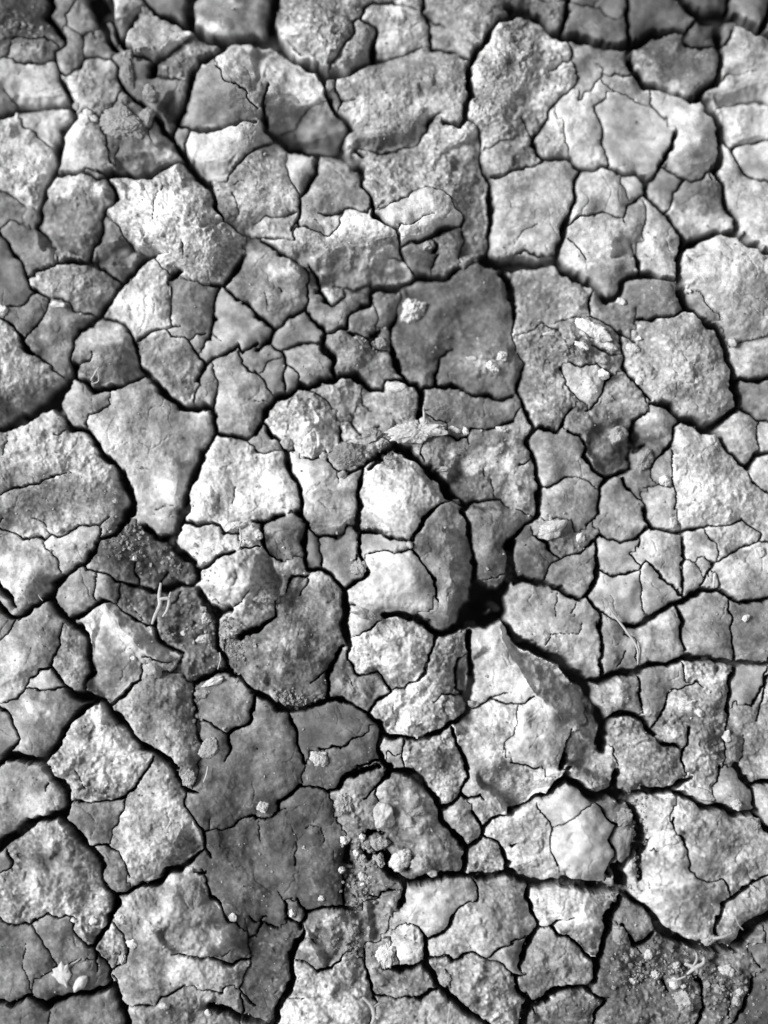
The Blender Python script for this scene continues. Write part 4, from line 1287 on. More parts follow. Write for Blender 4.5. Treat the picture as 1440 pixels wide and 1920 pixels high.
TWIGS = """@0,960
7 tw 6 905,400,12/3 895,470,16/5 900,520,18/6 870,590,16/5 855,630,12/3 ; 900,490,18/5 950,490,18/5 940,550,16/4 915,590,13/3 ; 950,490,18/4 960,450,16/2|twig|pale forked twig lying over the dark crumbled hollow, left of centre
7 tw 3 1235,790,10/2 1240,830,10/2 1225,885,8/1.5|straw|short pale straw standing in the gritty crack left of the dark rounded plate
6 tw 3 215,465,10/1 228,485,10/1.5 240,500,9/1|straw|tiny white straw on a crack corner at the far left
7 tw 3 1350,90,18/2 1355,160,19/2.5 1340,215,16/2 ; 1355,160,19/2 1400,140,17/1.5|rootlet|pale fibres sticking out below the brilliant white plate
@960,960
8 tw 4 545,540,5/2 590,600,8/3 640,665,9/3.5 690,735,8/3.5 710,790,6/3 705,860,3/1.5|straw|long bent straw across two plates right of centre
@480,0
8 tw 3 1195,175,5/2 1220,200,7/3 1245,222,5/2|straw|short white straw sliver on the dark plate at the top
@480,480
7 tw 3 945,850,14/2 945,880,16/3.5 948,930,18/4|twig|small pale stub standing at the upper end of the jagged flake
@0,480
7 tw 3 955,150,-6/1 957,210,-2/2 962,240,-5/1.5|straw|thin pale straw stuck in a vertical crack below the bright boulder
6 tw 3 510,700,6/2 540,650,11/2.5 555,625,12/1.5 ; 520,720,5/1.5 555,700,9/2 550,640,12/1|straw|pale frayed straw at a thick crack end on the left
@480,960
7 tw 4 800,185,10/3 785,210,12/5 780,235,10/4|twig|stubby pale twig on the flat crack of the oval plate
8 tw 3 870,115,8/1.5 880,150,10/2.5 885,175,8/1.5|straw|tiny white straw at the crack junction on the oval plate
@0,1440
7 tw 3 1170,-10,9/2 1160,40,10/2.5 1145,80,8/1.5|straw|pale fibre beside the speckled clod, left of the big damp plate
@480,1440
7 tw 3 1095,1315,8/1.5 1085,1380,10/2 1078,1445,8/2|straw|upright pale straw at the bottom edge
6 tw 5 600,1290,10/3 650,1340,13/5 665,1400,13/6 650,1440,10/4 ; 655,1350,13/4 700,1320,10/3 ; 665,1390,13/4 690,1410,12/4|twig|thick curled root at the bottom edge, centre
@960,1440
8 tw 4 985,1160,12/3 1030,1125,16/6 1075,1100,16/5 1080,1065,12/3 ; 970,1100,14/4 1030,1125,16/6 1045,1150,14/4 ; 1020,1115,16/3 1040,1075,17/3 1035,1040,13/2|rootlet|white crossed rootlets in the crumb-covered hollow, bottom right
6 tw 4 1130,960,14/3 1190,950,15/4 1240,930,12/3|twig|twig bit poking out of the crumbly plate at the lower right edge
7 tw 3 1255,830,12/1.5 1275,880,13/2 1300,910,10/1.5|straw|thin pale fibre on the crumbly plate at the lower right edge
7 tw 3 1340,660,6/2 1360,675,8/3 1375,690,6/2|straw|white straw sliver near the right edge, lower right
5 tw 3 870,1200,10/2 930,1190,12/2.5 980,1170,12/2|rootlet|thin root left of the white crossed rootlets
6 tw 3 1005,35,8/1.5 1025,45,10/2 1020,70,8/1.5|rootlet|tiny pale fibre on the tip of the dark wrinkled plate"""
TONES = [.055, .08, .108, .138, .172, .21, .265, .33, .40, .47]

def lines(t):
    ox = oy = 0.0
    for l in t.splitlines():
        l = l.strip()
        if not l: continue
        if l[0] == '@':
            ox, oy = map(float, l[1:].split(',')); continue
        yield ox, oy, l

# ------------------------------------------------------------------ pixel plane -> ground plane (true perspective of the tilted camera)
def ground_xy(px, py):
    u = (np.asarray(px, float) - PW / 2) * U / CAM_D
    v = (PH / 2 - np.asarray(py, float)) * U / CAM_D
    ct, st = math.cos(TILT), math.sin(TILT)
    dy = v * ct + st
    dz = v * st - ct
    t = -(CAM_D * ct) / dz
    return u * t, -CAM_D * st + dy * t

# ------------------------------------------------------------------ fields on a grid over the view
S = 1.5
M = 64.0
NX, NY = int((PW + 2 * M) / S), int((PH + 2 * M) / S)
gx = -M + (np.arange(NX + 1)) * S
gy = -M + (np.arange(NY + 1)) * S
X, Y = np.meshgrid(gx, gy)

rng = np.random.default_rng(11)
KX = np.fft.rfftfreq(NX + 1, S)[None, :]
KY = np.fft.fftfreq(NY + 1, S)[:, None]
KK = np.sqrt(KX ** 2 + KY ** 2) + 1e-9
def fld(l0, l1, beta=1.0, seed=0):
    r = np.random.default_rng(seed)
    a = np.where((KK > 1.0 / l1) & (KK < 1.0 / l0), KK ** -(beta + 1.0), 0.0)
    a = a * np.exp(2j * np.pi * r.random(KK.shape))
    f = np.fft.irfft2(a, s=X.shape)
    return f / (f.std() + 1e-12)
def sstep(a, b, x):
    t = np.clip((x - a) / (b - a), 0, 1)
    return t * t * (3 - 2 * t)

WX = X + 2.4 * fld(14, 90, .8, 1) + .4 * fld(4.5, 14, .5, 2)
WY = Y + 2.4 * fld(14, 90, .8, 3) + .4 * fld(4.5, 14, .5, 4)

cracks = []
for ox, oy, l in lines(CRACKS):
    t = l.split(); w = float(t[0]); pts = []
    for p in t[1:]:
        if '/' in p:
            p, ww = p.split('/'); w = float(ww)
        x, y = map(float, p.split(',')); pts.append((ox + x / 3, oy + y / 3, w))
    for e in (0, -1):                                          # cracks that leave the frame run on beyond it
        x, y, w = pts[e]; x2, y2, _ = pts[1 if e == 0 else -2]
        if x < 5 or y < 5 or x > PW - 5 or y > PH - 5:
            d = math.hypot(x - x2, y - y2) + 1e-6
            q = (x + (x - x2) / d * 90, y + (y - y2) / d * 90, w)
            if e == 0: pts.insert(0, q)
            else: pts.append(q)
    cracks.append(pts)

RAD = 48.0
D = np.full(X.shape, RAD, np.float32)
WN = np.full(X.shape, 2.0, np.float32)                        # width of the nearest crack
def seg_range(a, b, r):
    x0 = max(int((min(a[0], b[0]) - r + M) / S), 0); x1 = min(int((max(a[0], b[0]) + r + M) / S) + 2, NX + 1)
    y0 = max(int((min(a[1], b[1]) - r + M) / S), 0); y1 = min(int((max(a[1], b[1]) + r + M) / S) + 2, NY + 1)
    return slice(y0, y1), slice(x0, x1)
def seg_dist(xx, yy, a, b):
    dx, dy = b[0] - a[0], b[1] - a[1]
    t = np.clip(((xx - a[0]) * dx + (yy - a[1]) * dy) / (dx * dx + dy * dy + 1e-9), 0, 1)
    return np.hypot(xx - a[0] - t * dx, yy - a[1] - t * dy), t
for pl in cracks:
    for a, b in zip(pl, pl[1:]):
        s = seg_range(a, b, RAD + 6)
        xx = WX[s]
        if xx.size == 0: continue
        d, t = seg_dist(xx, WY[s], a, b)
        w = a[2] + (b[2] - a[2]) * t
        d = d - w * (1.0 + (1.5 - 1.0) * sstep(3.0, 9.0, w)) / 2
        WN[s] = np.where(d < D[s], w, WN[s])
        D[s] = np.minimum(D[s], d)

# ---- plates grow from their seeds, downhill towards the cracks
plates = []
for l in PLATES.splitlines():
    if not l.strip(): continue
    pid, tone, rough, z, seeds, label = l.split('|')
    plates.append(dict(tone=int(tone), rough=float(rough), z=float(z), label=label,
                       seeds=[tuple(map(float, s.split(','))) for s in seeds.split()]))
L = np.full(D.shape, -1, np.int32)
heap = []
flat = D.ravel().tolist()
Lf = L.ravel().tolist()
W1 = NX + 1
for k, p in enumerate(plates):
    for sx, sy in p['seeds']:
        i = int(round((sy + M) / S)) * W1 + int(round((sx + M) / S))
        heapq.heappush(heap, (-flat[i], i, k))
NTOT = len(flat)
while heap:
    nd, i, k = heapq.heappop(heap)
    if Lf[i] >= 0: continue
    Lf[i] = k
    x = i % W1
    for j in ((i - 1) if x else -1, (i + 1) if x < NX else -1, i - W1, i + W1):
        if 0 <= j < NTOT and Lf[j] < 0:
            heapq.heappush(heap, (max(nd, -flat[j]), j, k))
L = np.array(Lf, np.int32).reshape(D.shape)

# boundary between two plates always carries at least a hairline
edge = np.zeros(L.shape, bool)
edge[:, :-1] |= L[:, :-1] != L[:, 1:]
edge[:-1, :] |= L[:-1, :] != L[1:, :]
Eb = np.where(edge, -0.3, 9.0)
for _ in range(4):                                             # short chamfer distance away from the boundary
    q = np.pad(Eb, 1, mode='edge')
    Eb = np.minimum(Eb, np.minimum(np.minimum(q[:-2, 1:-1], q[2:, 1:-1]), np.minimum(q[1:-1, :-2], q[1:-1, 2:])) + S)
D = np.minimum(D, np.where(Eb < 8, Eb, RAD))

def per(key): return np.array([p[key] for p in plates], float)[np.clip(L, 0, None)]
def blur(a, n):
    for _ in range(n):
        q = np.pad(a, 1, mode='edge')
        a = (q[:-2, 1:-1] + q[2:, 1:-1] + q[1:-1, :-2] + q[1:-1, 2:] + 2 * a) / 6
    return a
rough = blur(per('rough'), 4)

# ---- relief
med = fld(14, 70, 1.1, 21)
fine = fld(4.2, 14, .8, 22)
crumb = fld(5, 44, 1.2, 23)
crumb2 = fld(4, 30, 1.0, 29)
cmask = sstep(-.2, 1.0, fld(45, 180, 1, 24))
und = fld(70, 260, 1.2, 25)
brk = fld(20, 60, .5, 27)
H = per('z') + 6.8 * und + (.45 + .55 * rough) * med + (.05 + .17 * rough) * fine
H += cmask * np.clip(rough - .3, 0, 3) * 1.5 * np.maximum(crumb, -.3)
H -= np.clip(rough - 1, 0, 2) * sstep(1.3, 2.2, brk) * 2.5                # shallow pits
A_fac = np.ones(X.shape)
FLANK = np.zeros(X.shape, bool)
ragged = 6.0 * fld(9, 60, .8, 28)

def poly_mask(pts, soft):
    """signed inside distance of a polygon, softened"""
    P = np.array(pts)
    lo, hi = P.min(0) - soft * 3, P.max(0) + soft * 3
    s = seg_range((lo[0], lo[1]), (hi[0], hi[1]), 0)
    xx, yy = WX[s], WY[s]
    if xx.size == 0: return s, None
    inside = np.zeros(xx.shape, bool); dm = np.full(xx.shape, 1e9)
    for i in range(len(pts)):
        a, b = pts[i], pts[(i + 1) % len(pts)]
        d, _ = seg_dist(xx, yy, a, b); dm = np.minimum(dm, d)
        c = (a[1] > yy) != (b[1] > yy)
        inside ^= c & (xx < (b[0] - a[0]) * (yy - a[1]) / (b[1] - a[1] + 1e-12) + a[0])
    return s, sstep(-soft, soft, np.where(inside, dm, -dm) + (ragged[s] if soft == 7.0 else 0))

for ox, oy, l in lines(FEATS):
    k, v, r = l.split(' ', 2)
    v, sat = (map(float, v.split('/')) if '/' in v else (float(v), 46.0))
    if k in 'BC':
        x, y, rx, ry, rot = map(float, r.replace(',', ' ').split())
        x, y, rx, ry = ox + x / 3, oy + y / 3, rx / 3, ry / 3
        c, s_ = math.cos(math.radians(rot)), math.sin(math.radians(rot))
        R = max(rx, ry) * 2
        s = seg_range((x, y), (x, y), R)
        dx, dy = WX[s] - x, WY[s] - y
        q = ((dx * c + dy * s_) / rx) ** 2 + ((-dx * s_ + dy * c) / ry) ** 2
        H[s] += v * (1.65 if k == 'B' and abs(v) > 11 else 1.0) * np.exp(-q * 1.1) * (1.0 if k == 'B' else np.maximum(crumb[s], -.4) + .5 * np.maximum(crumb2[s], -.4))
    else:
        rest = r.split('|')
        f = lambda t: [(ox + float(a.split(',')[0]) / 3, oy + float(a.split(',')[1]) / 3) for a in t.split()]
        ridge = f(rest[0]); pts = ridge + (f(rest[1]) if len(rest) > 1 else [])
        s, m = poly_mask(pts, 6.5 if k == 'F' else 7.0)
        if m is None: continue
        if k == 'F':
            dm = np.full(m.shape, 1e9)
            for a, b in zip(ridge, ridge[1:]):
                d, _ = seg_dist(WX[s], WY[s], a, b); dm = np.minimum(dm, d)
            if v >= .7: FLANK[s] |= m > .5
            H[s] -= m * sat * (1 - np.exp(-v * 1.5 * dm / sat))
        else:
            A_fac[s] *= 1 - (1 - v) * m  # tone patch; on some flanks and crests it paints shade and light

# ---- cracks cut through the relief: rounded lip, steep wall
FLOOR = -88.0
wn = blur(WN, 10)
Ds = blur(np.clip(D, -6, None), 14)
lip = (1.0 + .5 * wn) * np.exp(-np.clip(Ds, 0, None) / (3.5 + .55 * wn))
top = H - lip - 10.0 * np.exp(-np.clip(Ds, 0, None) / 30.0)
wall = np.clip(-D, 0, None)
Z = top - wall * 26.0
fill = sstep(.7, 1.5, fld(50, 190, 1, 41)) * sstep(1.5, -1.5, cmask)      # here and there fallen soil half fills a crack
fill_h = FLOOR + fill * (FLOOR * -1 - 20 + 3.5 * fld(5, 20, .6, 42))
Z = np.maximum(Z, np.where(fill > .02, fill_h, FLOOR))
in_fill = (fill > .3) & (Z <= fill_h + .5)
hair = (D < .8) & (D > -1.2)
Z = Z - 2.0 * sstep(1.6, -.4, D)

# ---- fine hairlines wandering over the plate tops
hd = np.full(X.shape, 9.0)
hr = np.random.default_rng(77)
for _ in range(640):
    x, y, a = hr.uniform(0, PW), hr.uniform(0, PH), hr.uniform(0, 6.28)
    n = int(hr.uniform(3, 14)); w0 = hr.uniform(.5, 1.3)
    for i in range(n):
        a += hr.normal() * .45
        x2, y2 = x + 8 * math.cos(a), y + 8 * math.sin(a)
        s = seg_range((x, y), (x2, y2), 9)
        if WX[s].size:
            d, _t = seg_dist(WX[s], WY[s], (x, y), (x2, y2))
            hd[s] = np.minimum(hd[s], d / (w0 * (1.15 - i / n)))
        x, y = x2, y2
Z = Z - 2.6 * np.exp(-hd ** 2) * sstep(0, 4, D)

# ---- tone of the dried mud: damp and dry patches, painted facet shade and lit crests, specks, dry rims
tone = np.array(TONES)[np.array([p['tone'] for p in plates])][np.clip(L, 0, None)]
fx, fy = np.fft.rfftfreq(NX + 1)[None, :], np.fft.fftfreq(NY + 1)[:, None]
def gauss(a, sig):
    sig = sig / S
    return np.fft.irfft2(np.fft.rfft2(a) * np.exp(-2 * (math.pi * sig) ** 2 * (fx ** 2 + fy ** 2)), s=a.shape)
lt = np.log(tone)
tone = np.exp(.6 * blur(lt, 3) + .4 * gauss(lt, 14.0))
mot = .17 * fld(60, 260, 1, 31) + .16 * fld(14, 70, .8, 32) + (.05 + .035 * rough) * fld(5, 16, .5, 33) + .06 * rng.standard_normal(X.shape)
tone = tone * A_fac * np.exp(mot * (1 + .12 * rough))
fleck = sstep(1.1, 2.0, fld(7, 26, .6, 34)) * np.clip(rough, .3, 3) / 3
tone = tone + .20 * fleck * sstep(-.5, .8, fld(50, 200, 1, 35))
tone = tone * (1 + .10 * np.clip(med, -1.5, 1.5))
rim = np.exp(-np.clip(D, 0, None) / 5.0) * sstep(-.2, .9, fld(30, 130, 1, 36)) * (D > 0)
tone = tone * (1 + .5 * rim)
tone = np.where(blur(in_fill.astype(float), 2) > .4, .085 * np.exp(.3 * fld(4, 14, .5, 43)), tone)
tone = np.clip(tone, .02, 2)
tone = np.where(tone > .42, .42 + .22 * (1 - np.exp(-(tone - .42) / .22)), tone)

# ------------------------------------------------------------------ materials
def mud_material(name, use_attr=True, base=.2, bump=.16, scale=1.0):
    m = bpy.data.materials.new(name); m.use_nodes = True
    nt = m.node_tree; n, k = nt.nodes, nt.links
    b = n['Principled BSDF']
    b.inputs['Roughness'].default_value = .93
    b.inputs['Specular IOR Level'].default_value = .18
    geo = n.new('ShaderNodeNewGeometry')
    n1 = n.new('ShaderNodeTexNoise'); n1.inputs['Scale'].default_value = 900 * scale; n1.inputs['Detail'].default_value = 4; n1.inputs['Roughness'].default_value = .65
    n2 = n.new('ShaderNodeTexNoise'); n2.inputs['Scale'].default_value = 190 * scale; n2.inputs['Detail'].default_value = 5
    k.new(geo.outputs['Position'], n1.inputs['Vector']); k.new(geo.outputs['Position'], n2.inputs['Vector'])
    r = n.new('ShaderNodeMapRange'); r.inputs['From Min'].default_value = .3; r.inputs['From Max'].default_value = .7; r.inputs['To Min'].default_value = .80; r.inputs['To Max'].default_value = 1.20
    k.new(n1.outputs['Fac'], r.inputs['Value'])
    r2 = n.new('ShaderNodeMapRange'); r2.inputs['From Min'].default_value = .3; r2.inputs['From Max'].default_value = .7; r2.inputs['To Min'].default_value = .86; r2.inputs['To Max'].default_value = 1.15
    k.new(n2.outputs['Fac'], r2.inputs['Value'])
    mu = n.new('ShaderNodeMath'); mu.operation = 'MULTIPLY'; k.new(r.outputs[0], mu.inputs[0]); k.new(r2.outputs[0], mu.inputs[1])
    mv = n.new('ShaderNodeMath'); mv.operation = 'MULTIPLY'; k.new(mu.outputs[0], mv.inputs[0])
    if use_attr:
        at = n.new('ShaderNodeAttribute'); at.attribute_name = 'tone'; k.new(at.outputs['Fac'], mv.inputs[1])
    else:
        mv.inputs[1].default_value = base
    co = n.new('ShaderNodeCombineColor')
    for i in range(3): k.new(mv.outputs[0], co.inputs[i])
    k.new(co.outputs[0], b.inputs['Base Color'])
    bp = n.new('ShaderNodeBump'); bp.inputs['Strength'].default_value = bump; bp.inputs['Distance'].default_value = .0012
    ad = n.new('ShaderNodeMath'); ad.operation = 'ADD'; k.new(n1.outputs['Fac'], ad.inputs[0]); k.new(n2.outputs['Fac'], ad.inputs[1])
    k.new(ad.outputs[0], bp.inputs['Height']); k.new(bp.outputs[0], b.inputs['Normal'])
    return m
MUD = mud_material('dried_mud')
SOIL = mud_material('damp_soil', True, bump=.6)

col = scene.collection
def mesh_object(name, verts, faces_flat, nper, mat, tones=None, smooth=True):
    """verts (n,3) float, faces as one flat index array with nper corners each (int or array)"""
    me = bpy.data.meshes.new(name)
    verts = np.ascontiguousarray(verts, np.float32); ff = np.ascontiguousarray(faces_flat, np.int32).ravel()
    nf = len(ff) // nper if np.isscalar(nper) else len(nper)
    tot = np.full(nf, nper, np.int32) if np.isscalar(nper) else np.asarray(nper, np.int32)
    me.vertices.add(len(verts)); me.vertices.foreach_set('co', verts.ravel())
    me.loops.add(len(ff)); me.loops.foreach_set('vertex_index', ff)
    me.polygons.add(nf)
    me.polygons.foreach_set('loop_start', np.concatenate([[0], np.cumsum(tot)[:-1]]).astype(np.int32))
    me.polygons.foreach_set('loop_total', tot)
    me.polygons.foreach_set('use_smooth', np.full(nf, smooth))
    if tones is not None:
        a = me.attributes.new('tone', 'FLOAT', 'POINT'); a.data.foreach_set('value', np.ascontiguousarray(tones, np.float32))
    me.update(); me.validate()
    me.materials.append(mat)
    o = bpy.data.objects.new(name, me); col.objects.link(o)
    return o
GXW, GYW = ground_xy(X, Y)
HL = gauss(np.clip(H - lip, -40, 60), 14.0)                     # broad height of the relief
kx_ = HL * U / (CAM_D * math.cos(TILT))
GYW = GYW + (-CAM_D * math.sin(TILT) - GYW) * kx_
GXW = GXW * (1 - kx_)
def tag(o, label=None, cat=None, group=None, kind=None):
    if label: o['label'] = label
    if cat: o['category'] = cat
    if group: o['group'] = group
    if kind: o['kind'] = kind
    return o


# ------------------------------------------------------------------ the ground: dark crumbly soil under the plates, dried mud to the horizon
def axis(c0, c1, step):
    inner = np.arange(c0, c1 + step, step)
    out = []; d = step
    x = inner[-1]
    while x < 9000:
        d *= 1.03 if x < c1 + 1500 else 1.3
        x += d; out.append(x)
    neg = [c0 - (v - inner[-1]) for v in out]
    return np.concatenate([neg[::-1], inner, out])
ax, ay = axis(-80, PW + 80, 6.0), axis(-80, PH + 80, 6.0)
AX, AY = np.meshgrid(ax, ay)
def interp_noise(px, py, sc, oct_=4):
    out = np.empty(px.size)
    for i, (a, b) in enumerate(zip(px.ravel(), py.ravel())):
        out[i] = mnoise.fractal((a * sc, b * sc, 3.7), 1.0, 2.0, oct_)
    return out.reshape(px.shape)
GN = interp_noise(AX, AY, 1 / 30.0)
outd = np.maximum(np.maximum(-M - AX, AX - PW - M), np.maximum(-M - AY, AY - PH - M))
outside = sstep(-8, 10, outd)
# cracked pattern of the mud around: distance between the two nearest cell centres
cells = 150.0
jit = {}
def centre(i, j):
    if (i, j) not in jit:
        r = random.Random(i * 7919 + j * 104729); jit[(i, j)] = ((i + r.random()) * cells, (j + r.random()) * cells)
    return jit[(i, j)]
crk = np.full(AX.shape, 40.0)
near = (outd > -10) & (outd < 1300)
for q in zip(*np.nonzero(near)):
    x, y = AX[q] + 14 * GN[q], AY[q] + 14 * GN[q]
    i, j = int(x // cells), int(y // cells)
    ds = sorted(math.hypot(x - c[0], y - c[1]) for c in (centre(i + a, j + b) for a in (-1, 0, 1) for b in (-1, 0, 1)))
    crk[q] = ds[1] - ds[0]
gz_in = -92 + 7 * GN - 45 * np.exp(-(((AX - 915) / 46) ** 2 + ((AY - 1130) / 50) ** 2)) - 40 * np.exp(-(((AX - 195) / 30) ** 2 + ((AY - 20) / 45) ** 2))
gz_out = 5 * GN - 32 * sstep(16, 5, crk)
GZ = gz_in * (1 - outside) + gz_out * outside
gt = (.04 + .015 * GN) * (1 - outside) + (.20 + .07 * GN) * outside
# beyond the camera's picture the ground plane continues by plain scaling
cx, cy = np.clip(AX, -80, PW + 80), np.clip(AY, -80, PH + 80)
bx, by = ground_xy(cx, cy)
gxw = bx + (AX - cx) * U * np.where(np.abs(AX - cx) > 1500, 12, 1.05)
gyw = by - (AY - cy) * U * np.where(np.abs(AY - cy) > 1500, 12, 1.05)
nr, nc = AX.shape
idx = np.arange(nr * nc).reshape(nr, nc)
q = np.stack([idx[:-1, :-1], idx[1:, :-1], idx[1:, 1:], idx[:-1, 1:]], -1).reshape(-1, 4)
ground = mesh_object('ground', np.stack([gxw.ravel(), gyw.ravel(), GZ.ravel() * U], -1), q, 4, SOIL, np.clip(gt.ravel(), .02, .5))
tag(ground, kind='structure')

# ------------------------------------------------------------------ mud plates: one solid each, cut out of the relief along the cracks
BASE = -102.0
Dc = (D[:-1, :-1] + D[1:, :-1] + D[:-1, 1:] + D[1:, 1:]) / 4
Zc_max = np.maximum(np.maximum(Z[:-1, :-1], Z[1:, :-1]), np.maximum(Z[:-1, 1:], Z[1:, 1:]))
Lc = L[:-1, :-1]
keep = (Lc >= 0) & (Zc_max > FLOOR + 1)
VI = np.arange((NY + 1) * (NX + 1)).reshape(NY + 1, NX + 1)
quads = np.stack([VI[:-1, :-1], VI[1:, :-1], VI[1:, 1:], VI[:-1, 1:]], -1)
VX, VY, VZ, VT = GXW.ravel(), GYW.ravel(), Z.ravel(), tone.ravel()
order = np.argsort(Lc[keep], kind='stable')
ql = quads[keep][order]; ll = Lc[keep][order]
PLATE_OBJ = {}
FLf = FLANK.ravel()
starts = np.searchsorted(ll, np.arange(len(plates) + 1))
for k, p in enumerate(plates):
    qd = ql[starts[k]:starts[k + 1]]
    if len(qd) == 0:
        print('EMPTY PLATE', p['label']); continue
    def edges(f): return np.concatenate([f[:, [0, 1]], f[:, [1, 2]], f[:, [2, 3]], f[:, [3, 0]]])
    BIG = (NX + 1) * (NY + 1)
    e = edges(qd)
    u, c = np.unique(np.minimum(e[:, 0], e[:, 1]).astype(np.int64) * BIG + np.maximum(e[:, 0], e[:, 1]), return_counts=True)
    rim_keys = u[c == 1]
    va = np.unique(qd)
    ox, oy = VX[va].mean(), VY[va].mean()
    def piece(name, qs):
        vid, inv = np.unique(qs, return_inverse=True)
        f = inv.reshape(-1, 4)
        eg = edges(qs); el = edges(f)
        be = el[np.isin(np.minimum(eg[:, 0], eg[:, 1]).astype(np.int64) * BIG + np.maximum(eg[:, 0], eg[:, 1]), rim_keys)]
        bv, binv = np.unique(be, return_inverse=True); binv = binv.reshape(-1, 2)
        n0 = len(vid)
        v_top = np.stack([VX[vid] - ox, VY[vid] - oy, VZ[vid] * U], -1)
        v_bot = v_top[bv].copy(); v_bot[:, 2] = BASE * U
        sk = np.stack([be[:, 1], be[:, 0], n0 + binv[:, 0], n0 + binv[:, 1]], -1)
        return mesh_object(name, np.concatenate([v_top, v_bot]), np.concatenate([f, sk]), 4, MUD, np.concatenate([VT[vid], VT[vid][bv]]))
    fl = FLf[qd[:, 0]]
    left = set(qd[fl, 0].tolist()); best = set()
    while left:                                                 # the largest connected stretch of steep face
        stack = [left.pop()]; comp = set(stack)
        while stack:
            c0 = stack.pop()
            for c1 in (c0 - 1, c0 + 1, c0 - W1, c0 + W1):
                if c1 in left: left.remove(c1); comp.add(c1); stack.append(c1)
        if len(comp) > len(best): best = comp
    fl = np.isin(qd[:, 0], np.fromiter(best, np.int64, len(best)))
    if fl.sum() > 260 and (~fl).sum() > 400:                    # a broken steep face is a part of its own
        o = bpy.data.objects.new('mud_plate', None); o.empty_display_size = .01; col.objects.link(o)
        for nm, qs in (('top_face', qd[~fl]), ('broken_flank', qd[fl])):
            c_ = piece(nm, qs); c_.parent = o
    else:
        o = piece('mud_plate', qd)
    o.location = (ox, oy, 0)
    PLATE_OBJ[k] = o
    tag(o, p['label'], 'mud plate', 'plates of the cracked dried mud')

def surf(px, py):
    """height of the mud (pixels) at a photo position"""
    i = np.clip(((np.asarray(py) + M) / S).astype(int), 0, NY); j = np.clip(((np.asarray(px) + M) / S).astype(int), 0, NX)
    return Z[i, j]
def world_pt(px, py, z):
    # a point z pixels above the ground that the camera sees at px, py
    x, y = ground_xy(px, py)
    kx = z * U / (CAM_D * math.cos(TILT))
    return float(x) * (1 - kx), float(y) + (-CAM_D * math.sin(TILT) - float(y)) * kx, z * U

# ------------------------------------------------------------------ loose clods, flakes and pebbles
def ico(sub):
    t = (1 + 5 ** .5) / 2
    v = [(-1, t, 0), (1, t, 0), (-1, -t, 0), (1, -t, 0), (0, -1, t), (0, 1, t), (0, -1, -t), (0, 1, -t), (t, 0, -1), (t, 0, 1), (-t, 0, -1), (-t, 0, 1)]
    v = [np.array(a) / np.linalg.norm(a) for a in v]
    f = [(0, 11, 5), (0, 5, 1), (0, 1, 7), (0, 7, 10), (0, 10, 11), (1, 5, 9), (5, 11, 4), (11, 10, 2), (10, 7, 6), (7, 1, 8), (3, 9, 4), (3, 4, 2), (3, 2, 6), (3, 6, 8), (3, 8, 9), (4, 9, 5), (2, 4, 11), (6, 2, 10), (8, 6, 7), (9, 8, 1)]
    for _ in range(sub):
        c = {}; nf = []
        def mid(a, b):
            kk = (min(a, b), max(a, b))
            if kk not in c:
                m = v[a] + v[b]; v.append(m / np.linalg.norm(m)); c[kk] = len(v) - 1
            return c[kk]
        for a, b, d in f:
            ab, bd, da = mid(a, b), mid(b, d), mid(d, a)
            nf += [(a, ab, da), (b, bd, ab), (d, da, bd), (ab, bd, da)]
        f = nf
    return np.array(v), np.array(f, np.int32)
ICO = {s: ico(s) for s in (1, 3, 4, 5)}

